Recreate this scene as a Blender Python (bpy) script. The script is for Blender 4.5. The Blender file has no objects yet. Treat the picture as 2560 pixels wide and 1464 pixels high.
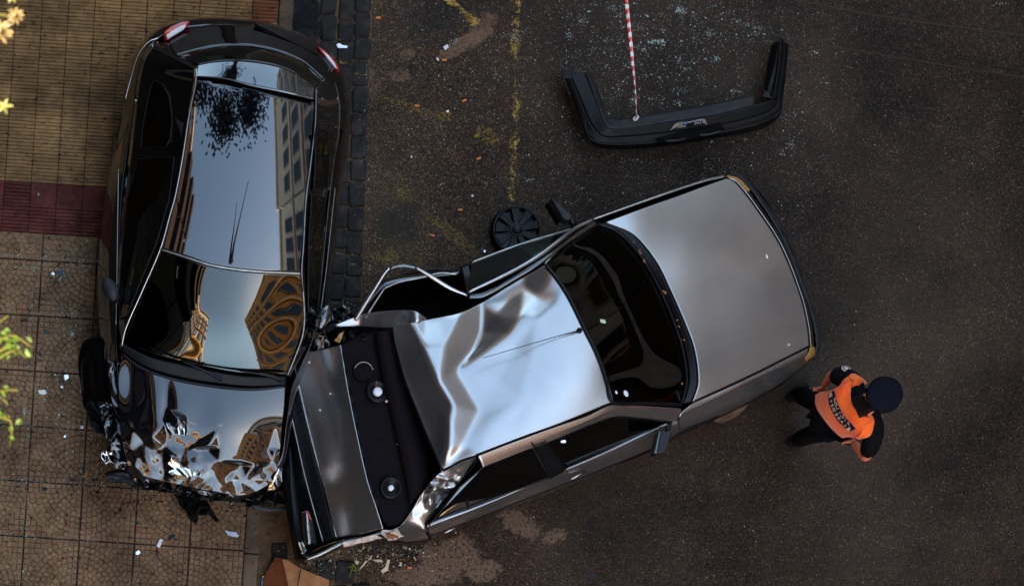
import bpy, math, random
import numpy as np
from mathutils import Vector, Matrix, noise
random.seed(7); rng = np.random.default_rng(7)
R = math.radians
S = bpy.context.scene
COL = S.collection
# ---------------------------------------------------------------- camera (looks straight down from a balcony, frame shifted)
CX, CY, CZ, F = -4.93, -5.56, 15.0, 4500.0
cam = bpy.data.cameras.new('camera'); co = bpy.data.objects.new('camera', cam); COL.objects.link(co)
co.location = (CX, CY, CZ); co.rotation_euler = (0, 0, 0)
cam.sensor_width = 36; cam.lens = 36*F/2560; cam.shift_x = 1480/2560; cam.shift_y = 1668/2560
cam.clip_start = .1; cam.clip_end = 500
cam.dof.use_dof = True; cam.dof.focus_distance = 14.2; cam.dof.aperture_fstop = 5.6
S.camera = co
# ---------------------------------------------------------------- daylight
SUN_EL, SUN_AZ = R(38), R(-28)          # azimuth measured from +X towards +Y
w = bpy.data.worlds.new('World'); S.world = w; w.use_nodes = True
nt = w.node_tree; nt.nodes.clear()
def wn(t, **k):
    n = nt.nodes.new(t)
    for a, b in k.items(): setattr(n, a, b)
    return n
sky = wn('ShaderNodeTexSky', sky_type='NISHITA', sun_disc=False, sun_elevation=SUN_EL, sun_rotation=R(90)-SUN_AZ, air_density=1.0, dust_density=1.0, ozone_density=1.5)
tc = wn('ShaderNodeTexCoord'); mp = wn('ShaderNodeMapping'); mp.inputs['Scale'].default_value = (1, 1, 1.6); mp.inputs['Location'].default_value = (.35, .8, .4)
nz = wn('ShaderNodeTexNoise'); nz.inputs['Scale'].default_value = 2.3; nz.inputs['Detail'].default_value = 7; nz.inputs['Roughness'].default_value = .55
rp = wn('ShaderNodeValToRGB'); rp.color_ramp.elements[0].position = .63; rp.color_ramp.elements[1].position = .82
mx = wn('ShaderNodeMix', data_type='RGBA'); mx.inputs[7].default_value = (9.5, 9.0, 8.2, 1)
bg = wn('ShaderNodeBackground'); bg.inputs[1].default_value = .14
ow = wn('ShaderNodeOutputWorld')
L = nt.links.new
L(tc.outputs['Generated'], mp.inputs[0]); L(mp.outputs[0], nz.inputs['Vector']); L(nz.outputs[0], rp.inputs[0])
L(rp.outputs[0], mx.inputs[0]); L(sky.outputs[0], mx.inputs[6]); tn = wn('ShaderNodeMix', data_type='RGBA', blend_type='MULTIPLY'); tn.inputs[0].default_value = 1; tn.inputs[7].default_value = (1.20, 1.13, .93, 1); L(mx.outputs[2], tn.inputs[6]); L(tn.outputs[2], bg.inputs[0]); L(bg.outputs[0], ow.inputs[0])
sl = bpy.data.lights.new('sun', 'SUN'); sl.energy = 5; sl.angle = R(.5); sl.color = (1, .74, .48)
so = bpy.data.objects.new('sun', sl); COL.objects.link(so)
sd = Vector((math.cos(SUN_EL)*math.cos(SUN_AZ), math.cos(SUN_EL)*math.sin(SUN_AZ), math.sin(SUN_EL)))
so.rotation_euler = sd.to_track_quat('Z', 'Y').to_euler(); so.location = (20, -8, 30)
S.view_settings.view_transform = 'Standard'; S.view_settings.look = 'None'
S.view_settings.exposure = 2.82; S.view_settings.gamma = 1; S.view_settings.use_curve_mapping = False
# ---------------------------------------------------------------- helpers
def P(px, py, z=0.0):
    """world point seen at source pixel (px,py) when it stands at height z"""
    k = (CZ-z)/F
    return (CX+(px+200)*k, CY+(2400-py)*k, z)
def PP(l, z=None): return [P(p[0], p[1], p[2] if len(p) > 2 else z) for p in l]
def node_mat(name):
    m = bpy.data.materials.new(name); m.use_nodes = True
    n = m.node_tree; b = n.nodes['Principled BSDF']
    return m, n, b
def setb(b, **k):
    for a, v in k.items():
        a = {'base': 'Base Color', 'rough': 'Roughness', 'metal': 'Metallic', 'ior': 'IOR', 'coat': 'Coat Weight', 'coatr': 'Coat Roughness', 'spec': 'Specular IOR Level', 'alpha': 'Alpha', 'trans': 'Transmission Weight', 'sheen': 'Sheen Weight'}[a]
        b.inputs[a].default_value = (*v, 1) if isinstance(v, tuple) else v
def add(n, t, **k):
    x = n.nodes.new(t)
    for a, b in k.items(): setattr(x, a, b)
    return x
def noise_n(n, vec, scale, detail=4, rough=.55):
    x = add(n, 'ShaderNodeTexNoise'); x.inputs['Scale'].default_value = scale; x.inputs['Detail'].default_value = detail; x.inputs['Roughness'].default_value = rough
    n.links.new(vec, x.inputs['Vector']); return x.outputs[0]
def ramp(n, fac, stops, interp='LINEAR'):
    x = add(n, 'ShaderNodeValToRGB'); c = x.color_ramp; c.interpolation = interp
    while len(c.elements) < len(stops): c.elements.new(.5)
    for e, (p, col) in zip(c.elements, stops): e.position = p; e.color = (*col, 1) if isinstance(col, tuple) else (col, col, col, 1)
    n.links.new(fac, x.inputs[0]); return x.outputs[0]
def mixc(n, fac, a, b, mode='MIX'):
    x = add(n, 'ShaderNodeMix', data_type='RGBA', blend_type=mode)
    for s, v in ((x.inputs[0], fac), (x.inputs[6], a), (x.inputs[7], b)):
        if hasattr(v, 'links'): n.links.new(v, s)
        elif isinstance(v, tuple): s.default_value = (*v, 1)
        else: s.default_value = v
    return x.outputs[2]
def math_n(n, op, a, b=0.0, c=0.0, clamp=False):
    x = add(n, 'ShaderNodeMath', operation=op, use_clamp=clamp)
    for s, v in zip(x.inputs, (a, b, c)):
        if hasattr(v, 'links'): n.links.new(v, s)
        else: s.default_value = v
    return x.outputs[0]
def bump(n, b, h, strength=.3, dist=.01):
    x = add(n, 'ShaderNodeBump'); x.inputs['Strength'].default_value = strength; x.inputs['Distance'].default_value = dist
    n.links.new(h, x.inputs['Height']); n.links.new(x.outputs[0], b.inputs['Normal'])
def wpos(n): return add(n, 'ShaderNodeNewGeometry').outputs['Position']
def opos(n): return add(n, 'ShaderNodeTexCoord').outputs['Object']
def simple(name, base, rough=.5, var=.25, scale=30, bs=.0, bd=.002, **k):
    if 'spec' not in k and 'metal' not in k: k['spec'] = .5 if rough < .3 else .22 if rough < .6 else .08
    m, n, b = node_mat(name); setb(b, rough=rough, **k)
    nv = noise_n(n, opos(n), scale, 5)
    d = tuple(c*(1-var) for c in base); l = tuple(min(1, c*(1+var)) for c in base)
    n.links.new(ramp(n, nv, [(.3, d), (.7, l)]), b.inputs['Base Color'])
    if bs: bump(n, b, nv, bs, bd)
    return m
M = {}
# --- cars
def paint(name, base, rough, metal, ior, coat, dirt, dcol):
    m, n, b = node_mat(name); setb(b, metal=metal, ior=ior, coat=coat, coatr=.03)
    p = wpos(n)
    sp = noise_n(n, p, 110, 2); sp = ramp(n, sp, [(.72, 0.), (.80, 1.)])
    lg = noise_n(n, p, 3.2, 2, .5)
    f = math_n(n, 'MULTIPLY', sp, dirt)
    film = ramp(n, lg, [(.35, 0.), (.7, .16)])  # dusty film that also paints in the mottled cloud reflections
    n.links.new(mixc(n, film if metal else f, base, dcol), b.inputs['Base Color'])
    setb(b, rough=rough)
    return m
M['black'] = paint('black_paint', (.003, .003, .0035), .03, 0, 1.95, .4, .25, (.09, .07, .05))
M['grey'] = paint('grey_paint', (.47, .46, .455), .27, .92, 1.5, .25, .0, (.16, .13, .10))
M['plastic'] = simple('black_plastic', (.005, .0045, .0045), .4, .4, 18, spec=.2)
M['plastic_worn'] = simple('worn_bumper_plastic', (.018, .017, .018), .5, .6, 9, spec=.3)
M['trim'] = simple('dark_trim', (.006, .006, .007), .3, .3, 20)
M['rubber'] = simple('tyre_rubber', (.0035, .003, .003), .8, .4, 40, .3)
M['chrome'] = simple('bright_trim', (.55, .53, .50), .18, .1, 10, metal=1.0)
M['steel'] = simple('bare_steel', (.35, .33, .31), .3, .3, 25, metal=1.0)
M['fabric'] = simple('dark_navy_carpet', (.008, .0065, .008), .95, .35, 60, .3)
M['seatcloth'] = simple('dark_purple_cloth', (.009, .006, .008), .95, .35, 60, .2)
M['dark'] = simple('dark_interior', (.004, .004, .004), .85, .3, 20)
M['white'] = simple('white_plastic', (.8, .8, .82), .4, .05, 20)
M['paper'] = simple('white_paper', (.72, .70, .68), .7, .12, 20)
M['amber'] = simple('amber_lens', (.38, .20, .05), .2, .2, 30)
M['red'] = simple('red_lens', (.45, .012, .012), .12, .2, 30, coat=.6)
M['rust'] = simple('rusty_filler', (.28, .09, .035), .8, .6, 35, .5, .01)
M['filler'] = simple('torn_body_filler', (.55, .45, .38), .75, .35, 30, .6, .01)
M['foil'] = paint('creased_black_paint', (.004, .004, .005), .03, .0, 1.75, .3, .15, (.1, .07, .05))
M['lamp'] = simple('headlamp_reflector', (.75, .72, .68), .10, .1, 10, metal=1.0)
def glass(name, tint, rough=.01, ior=1.75):
    m = bpy.data.materials.new(name); m.use_nodes = True; n = m.node_tree; n.nodes.clear()
    t = add(n, 'ShaderNodeBsdfTransparent'); t.inputs[0].default_value = (*tint, 1)
    g = add(n, 'ShaderNodeBsdfGlossy'); g.inputs['Roughness'].default_value = rough; g.inputs[0].default_value = (.95, 1, .98, 1)
    f = add(n, 'ShaderNodeFresnel'); f.inputs[0].default_value = ior
    x = add(n, 'ShaderNodeMixShader'); o = add(n, 'ShaderNodeOutputMaterial')
    n.links.new(f.outputs[0], x.inputs[0]); n.links.new(t.outputs[0], x.inputs[1]); n.links.new(g.outputs[0], x.inputs[2]); n.links.new(x.outputs[0], o.inputs[0])
    return m
M['glass'] = glass('tinted_car_glass', (.12, .17, .16))
M['glass_dark'] = glass('dark_car_glass', (.015, .02, .02))

ROOT = {}
def link(o, parent=None):
    COL.objects.link(o)
    if parent is not None: o.parent = parent
    return o
def mesh(name, verts, faces, mat, parent=None, smooth=True, **props):
    off = np.array(parent_loc(parent)) if parent is not None else np.zeros(3)
    me = bpy.data.meshes.new(name); v = np.asarray(verts, float)-off
    me.from_pydata(v.tolist(), [], [tuple(int(i) for i in f) for f in faces]); me.update()
    if smooth: me.shade_smooth()
    o = bpy.data.objects.new(name, me); link(o, parent)
    if mat is not None: me.materials.append(M[mat] if isinstance(mat, str) else mat)
    for k, x in props.items(): o[k] = x
    return o
def parent_loc(p):
    l = Vector((0, 0, 0))
    while p is not None: l = l+p.location; p = p.parent
    return l
def root(name, loc, label, cat, group=None):
    o = bpy.data.objects.new(name, None); COL.objects.link(o); o.location = loc; o.empty_display_size = .2
    o['label'] = label; o['category'] = cat
    if group: o['group'] = group
    return o
def tag(o, label, cat, group=None):
    o['label'] = label; o['category'] = cat
    if group: o['group'] = group
    return o
def structure(o): o['kind'] = 'structure'; return o
def recentre(o):
    """put a single-mesh thing's origin under its middle"""
    co_ = np.empty(len(o.data.vertices)*3); o.data.vertices.foreach_get('co', co_); co_ = co_.reshape(-1, 3)
    c = (co_.min(0)+co_.max(0))/2; c[2] = co_[:, 2].min()
    co_ -= c; o.data.vertices.foreach_set('co', co_.ravel()); o.location = c; o.data.update(); return o
def solid(o, t, offset=0.0):
    m = o.modifiers.new('thickness', 'SOLIDIFY'); m.thickness = t; m.offset = offset; return o
def bevel(o, wd, seg=2):
    m = o.modifiers.new('bevel', 'BEVEL'); m.width = wd; m.segments = seg; m.limit_method = 'ANGLE'; return o
def cr(pts, n, closed=False, smooth=True):
    """resample a polyline to n points by length, Catmull-Rom or straight"""
    p = np.asarray(pts, float)
    if closed: p = np.vstack([p, p[:1]])
    d = np.linalg.norm(np.diff(p, axis=0), axis=1); s = np.concatenate([[0], np.cumsum(d)])
    t = np.linspace(0, s[-1], n+1)[:-1] if closed else np.linspace(0, s[-1], n)
    if not smooth or len(p) < 3: return np.stack([np.interp(t, s, p[:, k]) for k in range(p.shape[1])], 1)
    if closed: tan = [(p[(i+1) % (len(p)-1)]-p[(i-1) % (len(p)-1)])/((d[i % (len(d))]+d[(i-1) % len(d)])+1e-9) for i in range(len(p))]
    else:
        tan = [(p[min(i+1, len(p)-1)]-p[max(i-1, 0)])/(s[min(i+1, len(p)-1)]-s[max(i-1, 0)]+1e-9) for i in range(len(p))]
    tan = np.array(tan); idx = np.clip(np.searchsorted(s, t, 'right')-1, 0, len(d)-1)
    h = d[idx]+1e-9; u = ((t-s[idx])/h)[:, None]; h = h[:, None]
    return (2*u**3-3*u**2+1)*p[idx]+(u**3-2*u**2+u)*h*tan[idx]+(-2*u**3+3*u**2)*p[idx+1]+(u**3-u**2)*h*tan[idx+1]
def grid_faces(nu, nv, closed=False):
    f = []
    for j in range(nv-1):
        for i in range(nu if closed else nu-1):
            i2 = (i+1) % nu
            f.append((j*nu+i, j*nu+i2, (j+1)*nu+i2, (j+1)*nu+i))
    return f
def loft(name, curves, nu, nv, mat, parent=None, closed=False, t=0, vs=True, us=True, zf=None, world=False, **kw):
    """curves: lists of (px,py,z) (or world points); smooth sheet through them"""
    cs = [cr(c if world else PP(c), nu, closed, us) for c in curves]
    A = np.array(cs)                                  # k,nu,3
    if nv > len(curves) or True:
        A = np.stack([cr(A[:, i], nv, False, vs) for i in range(nu)], 1)
    if zf is not None: A = zf(A)
    o = mesh(name, A.reshape(-1, 3), grid_faces(nu, nv, closed), mat, parent, **kw)
    if t: solid(o, t)
    return o
def coons(top, bot, left, right, nu, nv):
    a, b = cr(top, nu), cr(bot, nu); c, d = cr(left, nv), cr(right, nv)
    u = np.linspace(0, 1, nu)[None, :, None]; v = np.linspace(0, 1, nv)[:, None, None]
    return (1-v)*a[None]+v*b[None]+(1-u)*c[:, None]+u*d[:, None]-((1-u)*(1-v)*a[0]+u*(1-v)*a[-1]+(1-u)*v*b[0]+u*v*b[-1])
def rbf(pts, c=4.0, deg=1):
    """height field z(px,py) through scattered points; small c keeps sharp folds"""
    q = np.array(pts, float); X = q[:, :2]/100; c = c/100
    D = np.sqrt(((X[:, None]-X[None])**2).sum(-1)+c*c)
    Pm = np.hstack([np.ones((len(X), 1)), X]); n = len(X)
    A = np.block([[D, Pm], [Pm.T, np.zeros((3, 3))]]); wgt = np.linalg.solve(A+1e-9*np.eye(n+3), np.concatenate([q[:, 2], np.zeros(3)]))
    def f(px, py):
        Y = np.stack([px, py], -1)/100; sh = Y.shape[:-1]; Y = Y.reshape(-1, 2)
        Dd = np.sqrt(((Y[:, None]-X[None])**2).sum(-1)+c*c)
        return (Dd@wgt[:n]+wgt[n]+Y@wgt[n+1:]).reshape(sh)
    return f
from mathutils.geometry import delaunay_2d_cdt
def facets(pts, sigma, edges=(), step=2.0, sigma2=None, mask=None):
    """height field of flat facets between (px,py,z) points, creases softened by sigma pixels"""
    q = np.array([p[:3] for p in pts], float); x0, y0 = q[:, 0].min()-4, q[:, 1].min()-4; x1, y1 = q[:, 0].max()+4, q[:, 1].max()+4
    pad = 60; cor = [(x0-pad, y0-pad), (x1+pad, y0-pad), (x1+pad, y1+pad), (x0-pad, y1+pad)]
    A = np.hstack([np.ones((len(q), 1)), q[:, :2]]); k, *_ = np.linalg.lstsq(A, q[:, 2], rcond=None)
    allp = np.vstack([q, [(x, y, q[np.argmin((q[:, 0]-x)**2+(q[:, 1]-y)**2), 2]) for x, y in cor]])
    vs, es, fs, ov, *_ = delaunay_2d_cdt([Vector((p[0], p[1])) for p in allp], list(edges), [], 0, .01)
    zz = np.array([allp[o_[0], 2] if o_ else (lambda d_: (allp[np.argsort(d_)[:3], 2]/np.sort(d_)[:3]).sum()/(1/np.sort(d_)[:3]).sum())(np.hypot(allp[:, 0]-vs[i_][0], allp[:, 1]-vs[i_][1])+1e-6) for i_, o_ in enumerate(ov)])
    gx = np.arange(x0-40, x1+40, step); gy = np.arange(y0-40, y1+40, step); Z = np.full((len(gy), len(gx)), q[:, 2].mean())
    for f in fs:
        a_, b_, c_ = [np.array(vs[i]) for i in f[:3]]; za, zb_, zc = [zz[i] for i in f[:3]]
        i0, i1 = np.searchsorted(gx, [min(a_[0], b_[0], c_[0]), max(a_[0], b_[0], c_[0])]); j0, j1 = np.searchsorted(gy, [min(a_[1], b_[1], c_[1]), max(a_[1], b_[1], c_[1])])
        X, Y = np.meshgrid(gx[i0:i1+1], gy[j0:j1+1]); d = (b_[1]-c_[1])*(a_[0]-c_[0])+(c_[0]-b_[0])*(a_[1]-c_[1])
        if abs(d) < 1e-9 or X.size == 0: continue
        l1 = ((b_[1]-c_[1])*(X-c_[0])+(c_[0]-b_[0])*(Y-c_[1]))/d; l2 = ((c_[1]-a_[1])*(X-c_[0])+(a_[0]-c_[0])*(Y-c_[1]))/d; l3 = 1-l1-l2
        m_ = (l1 >= -1e-6) & (l2 >= -1e-6) & (l3 >= -1e-6); sub = Z[j0:j1+1, i0:i1+1]; sub[m_] = (l1*za+l2*zb_+l3*zc)[m_]
    def blur(Z, s):
        r_ = max(1, int(3*s/step)); kx = np.exp(-.5*(np.arange(-r_, r_+1)*step/s)**2); kx /= kx.sum()
        Zp = np.pad(Z, r_, 'edge'); Zp = np.apply_along_axis(lambda v: np.convolve(v, kx, 'valid'), 0, Zp); return np.apply_along_axis(lambda v: np.convolve(v, kx, 'valid'), 1, Zp)
    B = blur(Z, sigma)
    if sigma2: 
        X, Y = np.meshgrid(gx, gy); mk = mask(X, Y); B = B*(1-mk)+blur(Z, sigma2)*mk
    def f(px, py):
        u = np.clip((px-gx[0])/step, 0, len(gx)-1.001); v = np.clip((py-gy[0])/step, 0, len(gy)-1.001); i = u.astype(int); j = v.astype(int); u = u-i; v = v-j
        return B[j, i]*(1-u)*(1-v)+B[j, i+1]*u*(1-v)+B[j+1, i]*(1-u)*v+B[j+1, i+1]*u*v
    return f
def panel(name, top, bot, left, right, zf, nu, nv, mat, parent=None, t=.006, **kw):
    """sheet whose outline is drawn by four edge curves (px,py) and whose height is zf(px,py)"""
    g = coons([p[:2] for p in top], [p[:2] for p in bot], [p[:2] for p in left], [p[:2] for p in right], nu, nv)
    z = zf(g[..., 0], g[..., 1]); k = (CZ-z)/F
    A = np.stack([CX+(g[..., 0]+200)*k, CY+(2400-g[..., 1])*k, z], -1)
    o = mesh(name, A.reshape(-1, 3), grid_faces(nu, nv), mat, parent, **kw)
    if t: solid(o, t)
    return o
def tube(name, pts, r, mat, parent=None, n=8, world=False, closed=False, samples=None, cap=True, flat=1.0, **kw):
    p = np.array(pts if world else PP(pts), float)
    if samples: 
        rr = np.interp(np.linspace(0, 1, samples), np.linspace(0, 1, len(p)), r if hasattr(r, '__len__') else [r]*len(p))
        p = cr(p, samples, closed)
    else: rr = np.array(r if hasattr(r, '__len__') else [r]*len(p), float)
    V = []; m = len(p)
    up = np.array([0, 0, 1.0])
    for i in range(m):
        a = p[(i+1) % m] if (closed or i < m-1) else p[i]; b = p[(i-1) % m] if (closed or i > 0) else p[i]
        tg = a-b; tg /= np.linalg.norm(tg)+1e-12
        s = np.cross(tg, up)
        if np.linalg.norm(s) < 1e-3: s = np.cross(tg, [1, 0, 0])
        s /= np.linalg.norm(s); q = np.cross(s, tg)
        for k in range(n):
            an = 2*math.pi*k/n; V.append(p[i]+rr[i]*(math.cos(an)*s+math.sin(an)*q*flat))
    Fc = []
    for i in range(m if closed else m-1):
        j = (i+1) % m
        for k in range(n): Fc.append((i*n+k, i*n+(k+1) % n, j*n+(k+1) % n, j*n+k))
    if cap and not closed: Fc += [tuple(range(n))[::-1], tuple((m-1)*n+k for k in range(n))]
    return mesh(name, V, Fc, mat, parent, **kw)
def poly(name, pts, mat, parent=None, h=.01, z=None, world=False, smooth=False, **kw):
    """flat outline with thickness h below its top face"""
    p = np.array(pts if world else PP(pts, z), float); n = len(p)
    V = np.vstack([p, p-[0, 0, h]])
    a = sum(p[i][0]*p[(i+1) % n][1]-p[(i+1) % n][0]*p[i][1] for i in range(n))
    top = list(range(n)) if a > 0 else list(range(n))[::-1]
    Fc = [tuple(top), tuple(i+n for i in top[::-1])]+[(i, (i+1) % n, (i+1) % n+n, i+n) for i in range(n)]
    return mesh(name, V, Fc, mat, parent, smooth=smooth, **kw)
def box(c, s, rz=0):
    V = []
    for x, y, z in ((-1, -1, -1), (1, -1, -1), (1, 1, -1), (-1, 1, -1), (-1, -1, 1), (1, -1, 1), (1, 1, 1), (-1, 1, 1)):
        X, Y = x*s[0]/2, y*s[1]/2; V.append((c[0]+X*math.cos(rz)-Y*math.sin(rz), c[1]+X*math.sin(rz)+Y*math.cos(rz), c[2]+z*s[2]/2))
    return V, [(0, 3, 2, 1), (4, 5, 6, 7), (0, 1, 5, 4), (1, 2, 6, 5), (2, 3, 7, 6), (3, 0, 4, 7)]
def lathe(name, prof, c, mat, parent=None, n=32, tilt=None, **kw):
    """prof: (radius,height) pairs turned round the vertical through c"""
    V = []; 
    for r, z in prof:
        for k in range(n):
            a = 2*math.pi*k/n; V.append(Vector((r*math.cos(a), r*math.sin(a), z)))
    if tilt: 
        E = Matrix.Rotation(tilt[2], 3, 'Z') @ Matrix.Rotation(tilt[1], 3, 'Y') @ Matrix.Rotation(tilt[0], 3, 'X'); V = [E @ v for v in V]
    V = [v+Vector(c) for v in V]
    Fc = [(j*n+i, j*n+(i+1) % n, (j+1)*n+(i+1) % n, (j+1)*n+i) for j in range(len(prof)-1) for i in range(n)]
    return mesh(name, V, Fc, mat, parent, **kw)
def copy_of(o, parent=None, **props):
    c = o.copy(); COL.objects.link(c); c.parent = parent
    for k, v in props.items(): c[k] = v
    return c
# ================================================================ SETTING
# --- asphalt
m, n, b = node_mat('asphalt'); M['asphalt'] = m; setb(b, rough=.62, spec=.22)
p = wpos(n)
sx = add(n, 'ShaderNodeSeparateXYZ'); n.links.new(p, sx.inputs[0])
vo = add(n, 'ShaderNodeTexVoronoi'); vo.inputs['Scale'].default_value = 105; n.links.new(p, vo.inputs['Vector'])
sp = add(n, 'ShaderNodeSeparateColor'); n.links.new(vo.outputs['Color'], sp.inputs[0])
stones = ramp(n, sp.outputs[0], [(0, (.012, .010, .009)), (.45, (.032, .026, .022)), (.72, (.060, .046, .036)), (.84, (.075, .065, .055)), (.93, (.055, .014, .012)), (.955, (.10, .10, .10)), (.985, (.17, .20, .24))], 'CONSTANT')
left = ramp(n, math_n(n, 'MULTIPLY_ADD', sx.outputs[0], .25, .5, True), [(.25, 1.), (.66, 0.)])   # lighter and browner towards the gutter
nl = noise_n(n, p, .9, 6, .6)
tint = mixc(n, left, (1.0, .64, .34), (2.2, 1.45, .70))
c1 = mixc(n, 1.0, stones, tint, 'MULTIPLY')
c1 = mixc(n, 1.0, c1, ramp(n, nl, [(.3, .5), (.7, 1.35)]), 'MULTIPLY')
gap = ramp(n, vo.outputs['Distance'], [(.25, 1.), (.75, .35)])
c1 = mixc(n, .8, c1, gap, 'MULTIPLY')
def spot(cx, cy, rx, ry, z=0, ang=0, wob=.5, sc=6, soft=.25):
    """fuzzy blob mask round a ground point, edge broken by noise"""
    q = P(cx, cy, z)
    mpn = add(n, 'ShaderNodeMapping', vector_type='TEXTURE'); mpn.inputs['Location'].default_value = (q[0], q[1], 0); mpn.inputs['Rotation'].default_value = (0, 0, ang); mpn.inputs['Scale'].default_value = (rx, ry, 1)
    n.links.new(p, mpn.inputs[0])
    ln = add(n, 'ShaderNodeVectorMath', operation='LENGTH')
    flat = add(n, 'ShaderNodeVectorMath', operation='MULTIPLY'); flat.inputs[1].default_value = (1, 1, 0); n.links.new(mpn.outputs[0], flat.inputs[0]); n.links.new(flat.outputs[0], ln.inputs[0])
    d = math_n(n, 'ADD', ln.outputs['Value'], math_n(n, 'MULTIPLY_ADD', noise_n(n, p, sc, 6, .7), wob*2, -wob))
    return ramp(n, d, [(1-soft, 1.), (1.0, 0.)])
holes = ramp(n, noise_n(n, p, 38, 8, .75), [(.40, .05), (.54, .85)])
# pale cement patches, dark blotches including oil, sand
for cx, cy, rx, ry, an, wob, sc in ((1120, 1400, .30, .20, .5, .9, 9), (1300, 1310, .20, .10, -.5, 1.2, 14), (1210, 1425, .16, .10, .2, 1.1, 14), (1040, 1440, .25, .1, 0, .9, 9), (1385, 1340, .12, .06, .3, 1.2, 16)):
    c1 = mixc(n, math_n(n, 'MULTIPLY', spot(cx, cy, rx, ry, 0, an, wob, sc), holes), c1, (.20, .125, .08))
for cx, cy, rx, ry, an, k in ((1200, 80, .20, .09, .9, .6), (1160, 110, .26, .07, .5, .7), (1000, 188, .09, .07, 0, .55), (925, 210, .10, .12, 0, .35), (1020, 135, .08, .05, .3, .5)):
    c1 = mixc(n, math_n(n, 'MULTIPLY', spot(cx, cy, rx, ry, 0, an, 1.0, 11), math_n(n, 'MULTIPLY', holes, k*1.25)), c1, (.21, .115, .065))
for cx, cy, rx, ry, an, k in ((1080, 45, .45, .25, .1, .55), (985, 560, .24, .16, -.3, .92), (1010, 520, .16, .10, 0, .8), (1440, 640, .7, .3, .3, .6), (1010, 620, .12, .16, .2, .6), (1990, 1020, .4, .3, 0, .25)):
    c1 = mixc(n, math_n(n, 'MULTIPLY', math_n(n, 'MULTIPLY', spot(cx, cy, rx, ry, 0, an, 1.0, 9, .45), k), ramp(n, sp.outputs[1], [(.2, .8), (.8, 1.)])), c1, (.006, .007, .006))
for cx, cy, rx, ry, an, k in ((1010, 640, .22, .12, 0, .35), (1135, 590, .30, .06, -.7, .5), (1010, 490, .12, .07, 0, .35), (960, 640, .16, .05, 0, .4), (1220, 340, .12, .08, -.5, .5), (1110, 290, .08, .05, 0, .5), (1020, 265, .25, .04, -.3, .4)):
    yl = ramp(n, sp.outputs[1], [(.55, 0.), (.6, 1.)], 'CONSTANT')
    c1 = mixc(n, math_n(n, 'MULTIPLY', math_n(n, 'MULTIPLY', spot(cx, cy, rx, ry, 0, an, .8, 9), k), yl), c1, (.28, .17, .02))
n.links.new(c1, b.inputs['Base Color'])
n.links.new(ramp(n, sp.outputs[2], [(.6, .75), (.95, .25)]), b.inputs['Roughness'])
hh = mixc(n, .5, ramp(n, vo.outputs['Distance'], [(0, 1.), (.8, 0.)]), sp.outputs[1])
bump(n, b, hh, .8, .006)
# hairline cracks round the cement patch and along the lane edge
wv = add(n, 'ShaderNodeTexVoronoi', feature='DISTANCE_TO_EDGE'); wv.inputs['Scale'].default_value = .55
dv = add(n, 'ShaderNodeVectorMath', operation='ADD'); nzv = add(n, 'ShaderNodeTexNoise'); nzv.inputs['Scale'].default_value = 3.5; nzv.inputs['Detail'].default_value = 8; n.links.new(p, nzv.inputs['Vector'])
sc_ = add(n, 'ShaderNodeVectorMath', operation='SCALE'); sc_.inputs['Scale'].default_value = .7; n.links.new(nzv.outputs['Color'], sc_.inputs[0]); n.links.new(p, dv.inputs[0]); n.links.new(sc_.outputs[0], dv.inputs[1]); n.links.new(dv.outputs[0], wv.inputs['Vector'])
crk = math_n(n, 'MULTIPLY', ramp(n, wv.outputs['Distance'], [(0, 1.), (.006, 0.)]), ramp(n, noise_n(n, p, 1.3, 3), [(.5, 0.), (.62, .8)]))
c1 = mixc(n, crk, c1, (.006, .005, .004))
dust = ramp(n, noise_n(n, p, .45, 5, .6), [(.42, 0.), (.68, .35)])
c1 = mixc(n, dust, c1, (.085, .060, .040))
n.links.new(c1, b.inputs['Base Color'])
# road sheet
GV = []; nx_, ny_ = 90, 90
o = structure(mesh('road', [(-60, -60, 0), (80, -60, 0), (80, 80, 0), (-60, 80, 0)], [(0, 1, 2, 3)], 'asphalt', smooth=False))
# --- worn yellow paint as thin sheets
m, n, b = node_mat('worn_yellow_paint'); M['yellow'] = m; setb(b, rough=.7)
p = wpos(n)
vo = add(n, 'ShaderNodeTexVoronoi'); vo.inputs['Scale'].default_value = 105; n.links.new(p, vo.inputs['Vector'])
a1 = noise_n(n, p, 26, 8, .75); a2 = noise_n(n, p, 3.1, 3, .6)
at = add(n, 'ShaderNodeVertexColor', layer_name='wear'); 
av = math_n(n, 'ADD', math_n(n, 'ADD', math_n(n, 'MULTIPLY', a1, .9), math_n(n, 'MULTIPLY', a2, .7)), math_n(n, 'MULTIPLY', math_n(n, 'SUBTRACT', 1, vo.outputs['Distance']), .22))
av = math_n(n, 'ADD', av, math_n(n, 'MULTIPLY', at.outputs[0], .42))
n.links.new(ramp(n, av, [(0.0, 0.), (1.26/2, 0.), (1.34/2, 1.)]) if False else math_n(n, 'GREATER_THAN', av, 1.38), b.inputs['Alpha'])
n.links.new(ramp(n, a1, [(.35, (.20, .115, .012)), (.7, (.42, .25, .03))]), b.inputs['Base Color'])
def marking(pts, wd, wear, z=.004, name='road_marking'):
    """band of worn paint, wear attribute 1 in the middle fading at the edges"""
    c = cr(PP(pts, z), 60); V = []; W = []
    for i in range(60):
        t = c[min(i+1, 59)]-c[max(i-1, 0)]; t /= np.linalg.norm(t); s = np.array([-t[1], t[0], 0])
        for q in np.linspace(-1, 1, 7): V.append(c[i]+s*q*wd/2); W.append(wear*(1-q*q))
    o = mesh(name, V, grid_faces(7, 60), 'yellow', smooth=False)
    ca = o.data.color_attributes.new('wear', 'FLOAT_COLOR', 'POINT')
    for i, x in enumerate(W): ca.data[i].color = (x, x, x, 1)
    o['kind'] = 'structure'; return o
marking([(1292, -30), (1288, 120), (1292, 250), (1284, 400), (1275, 520)], .16, 1.06)
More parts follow.
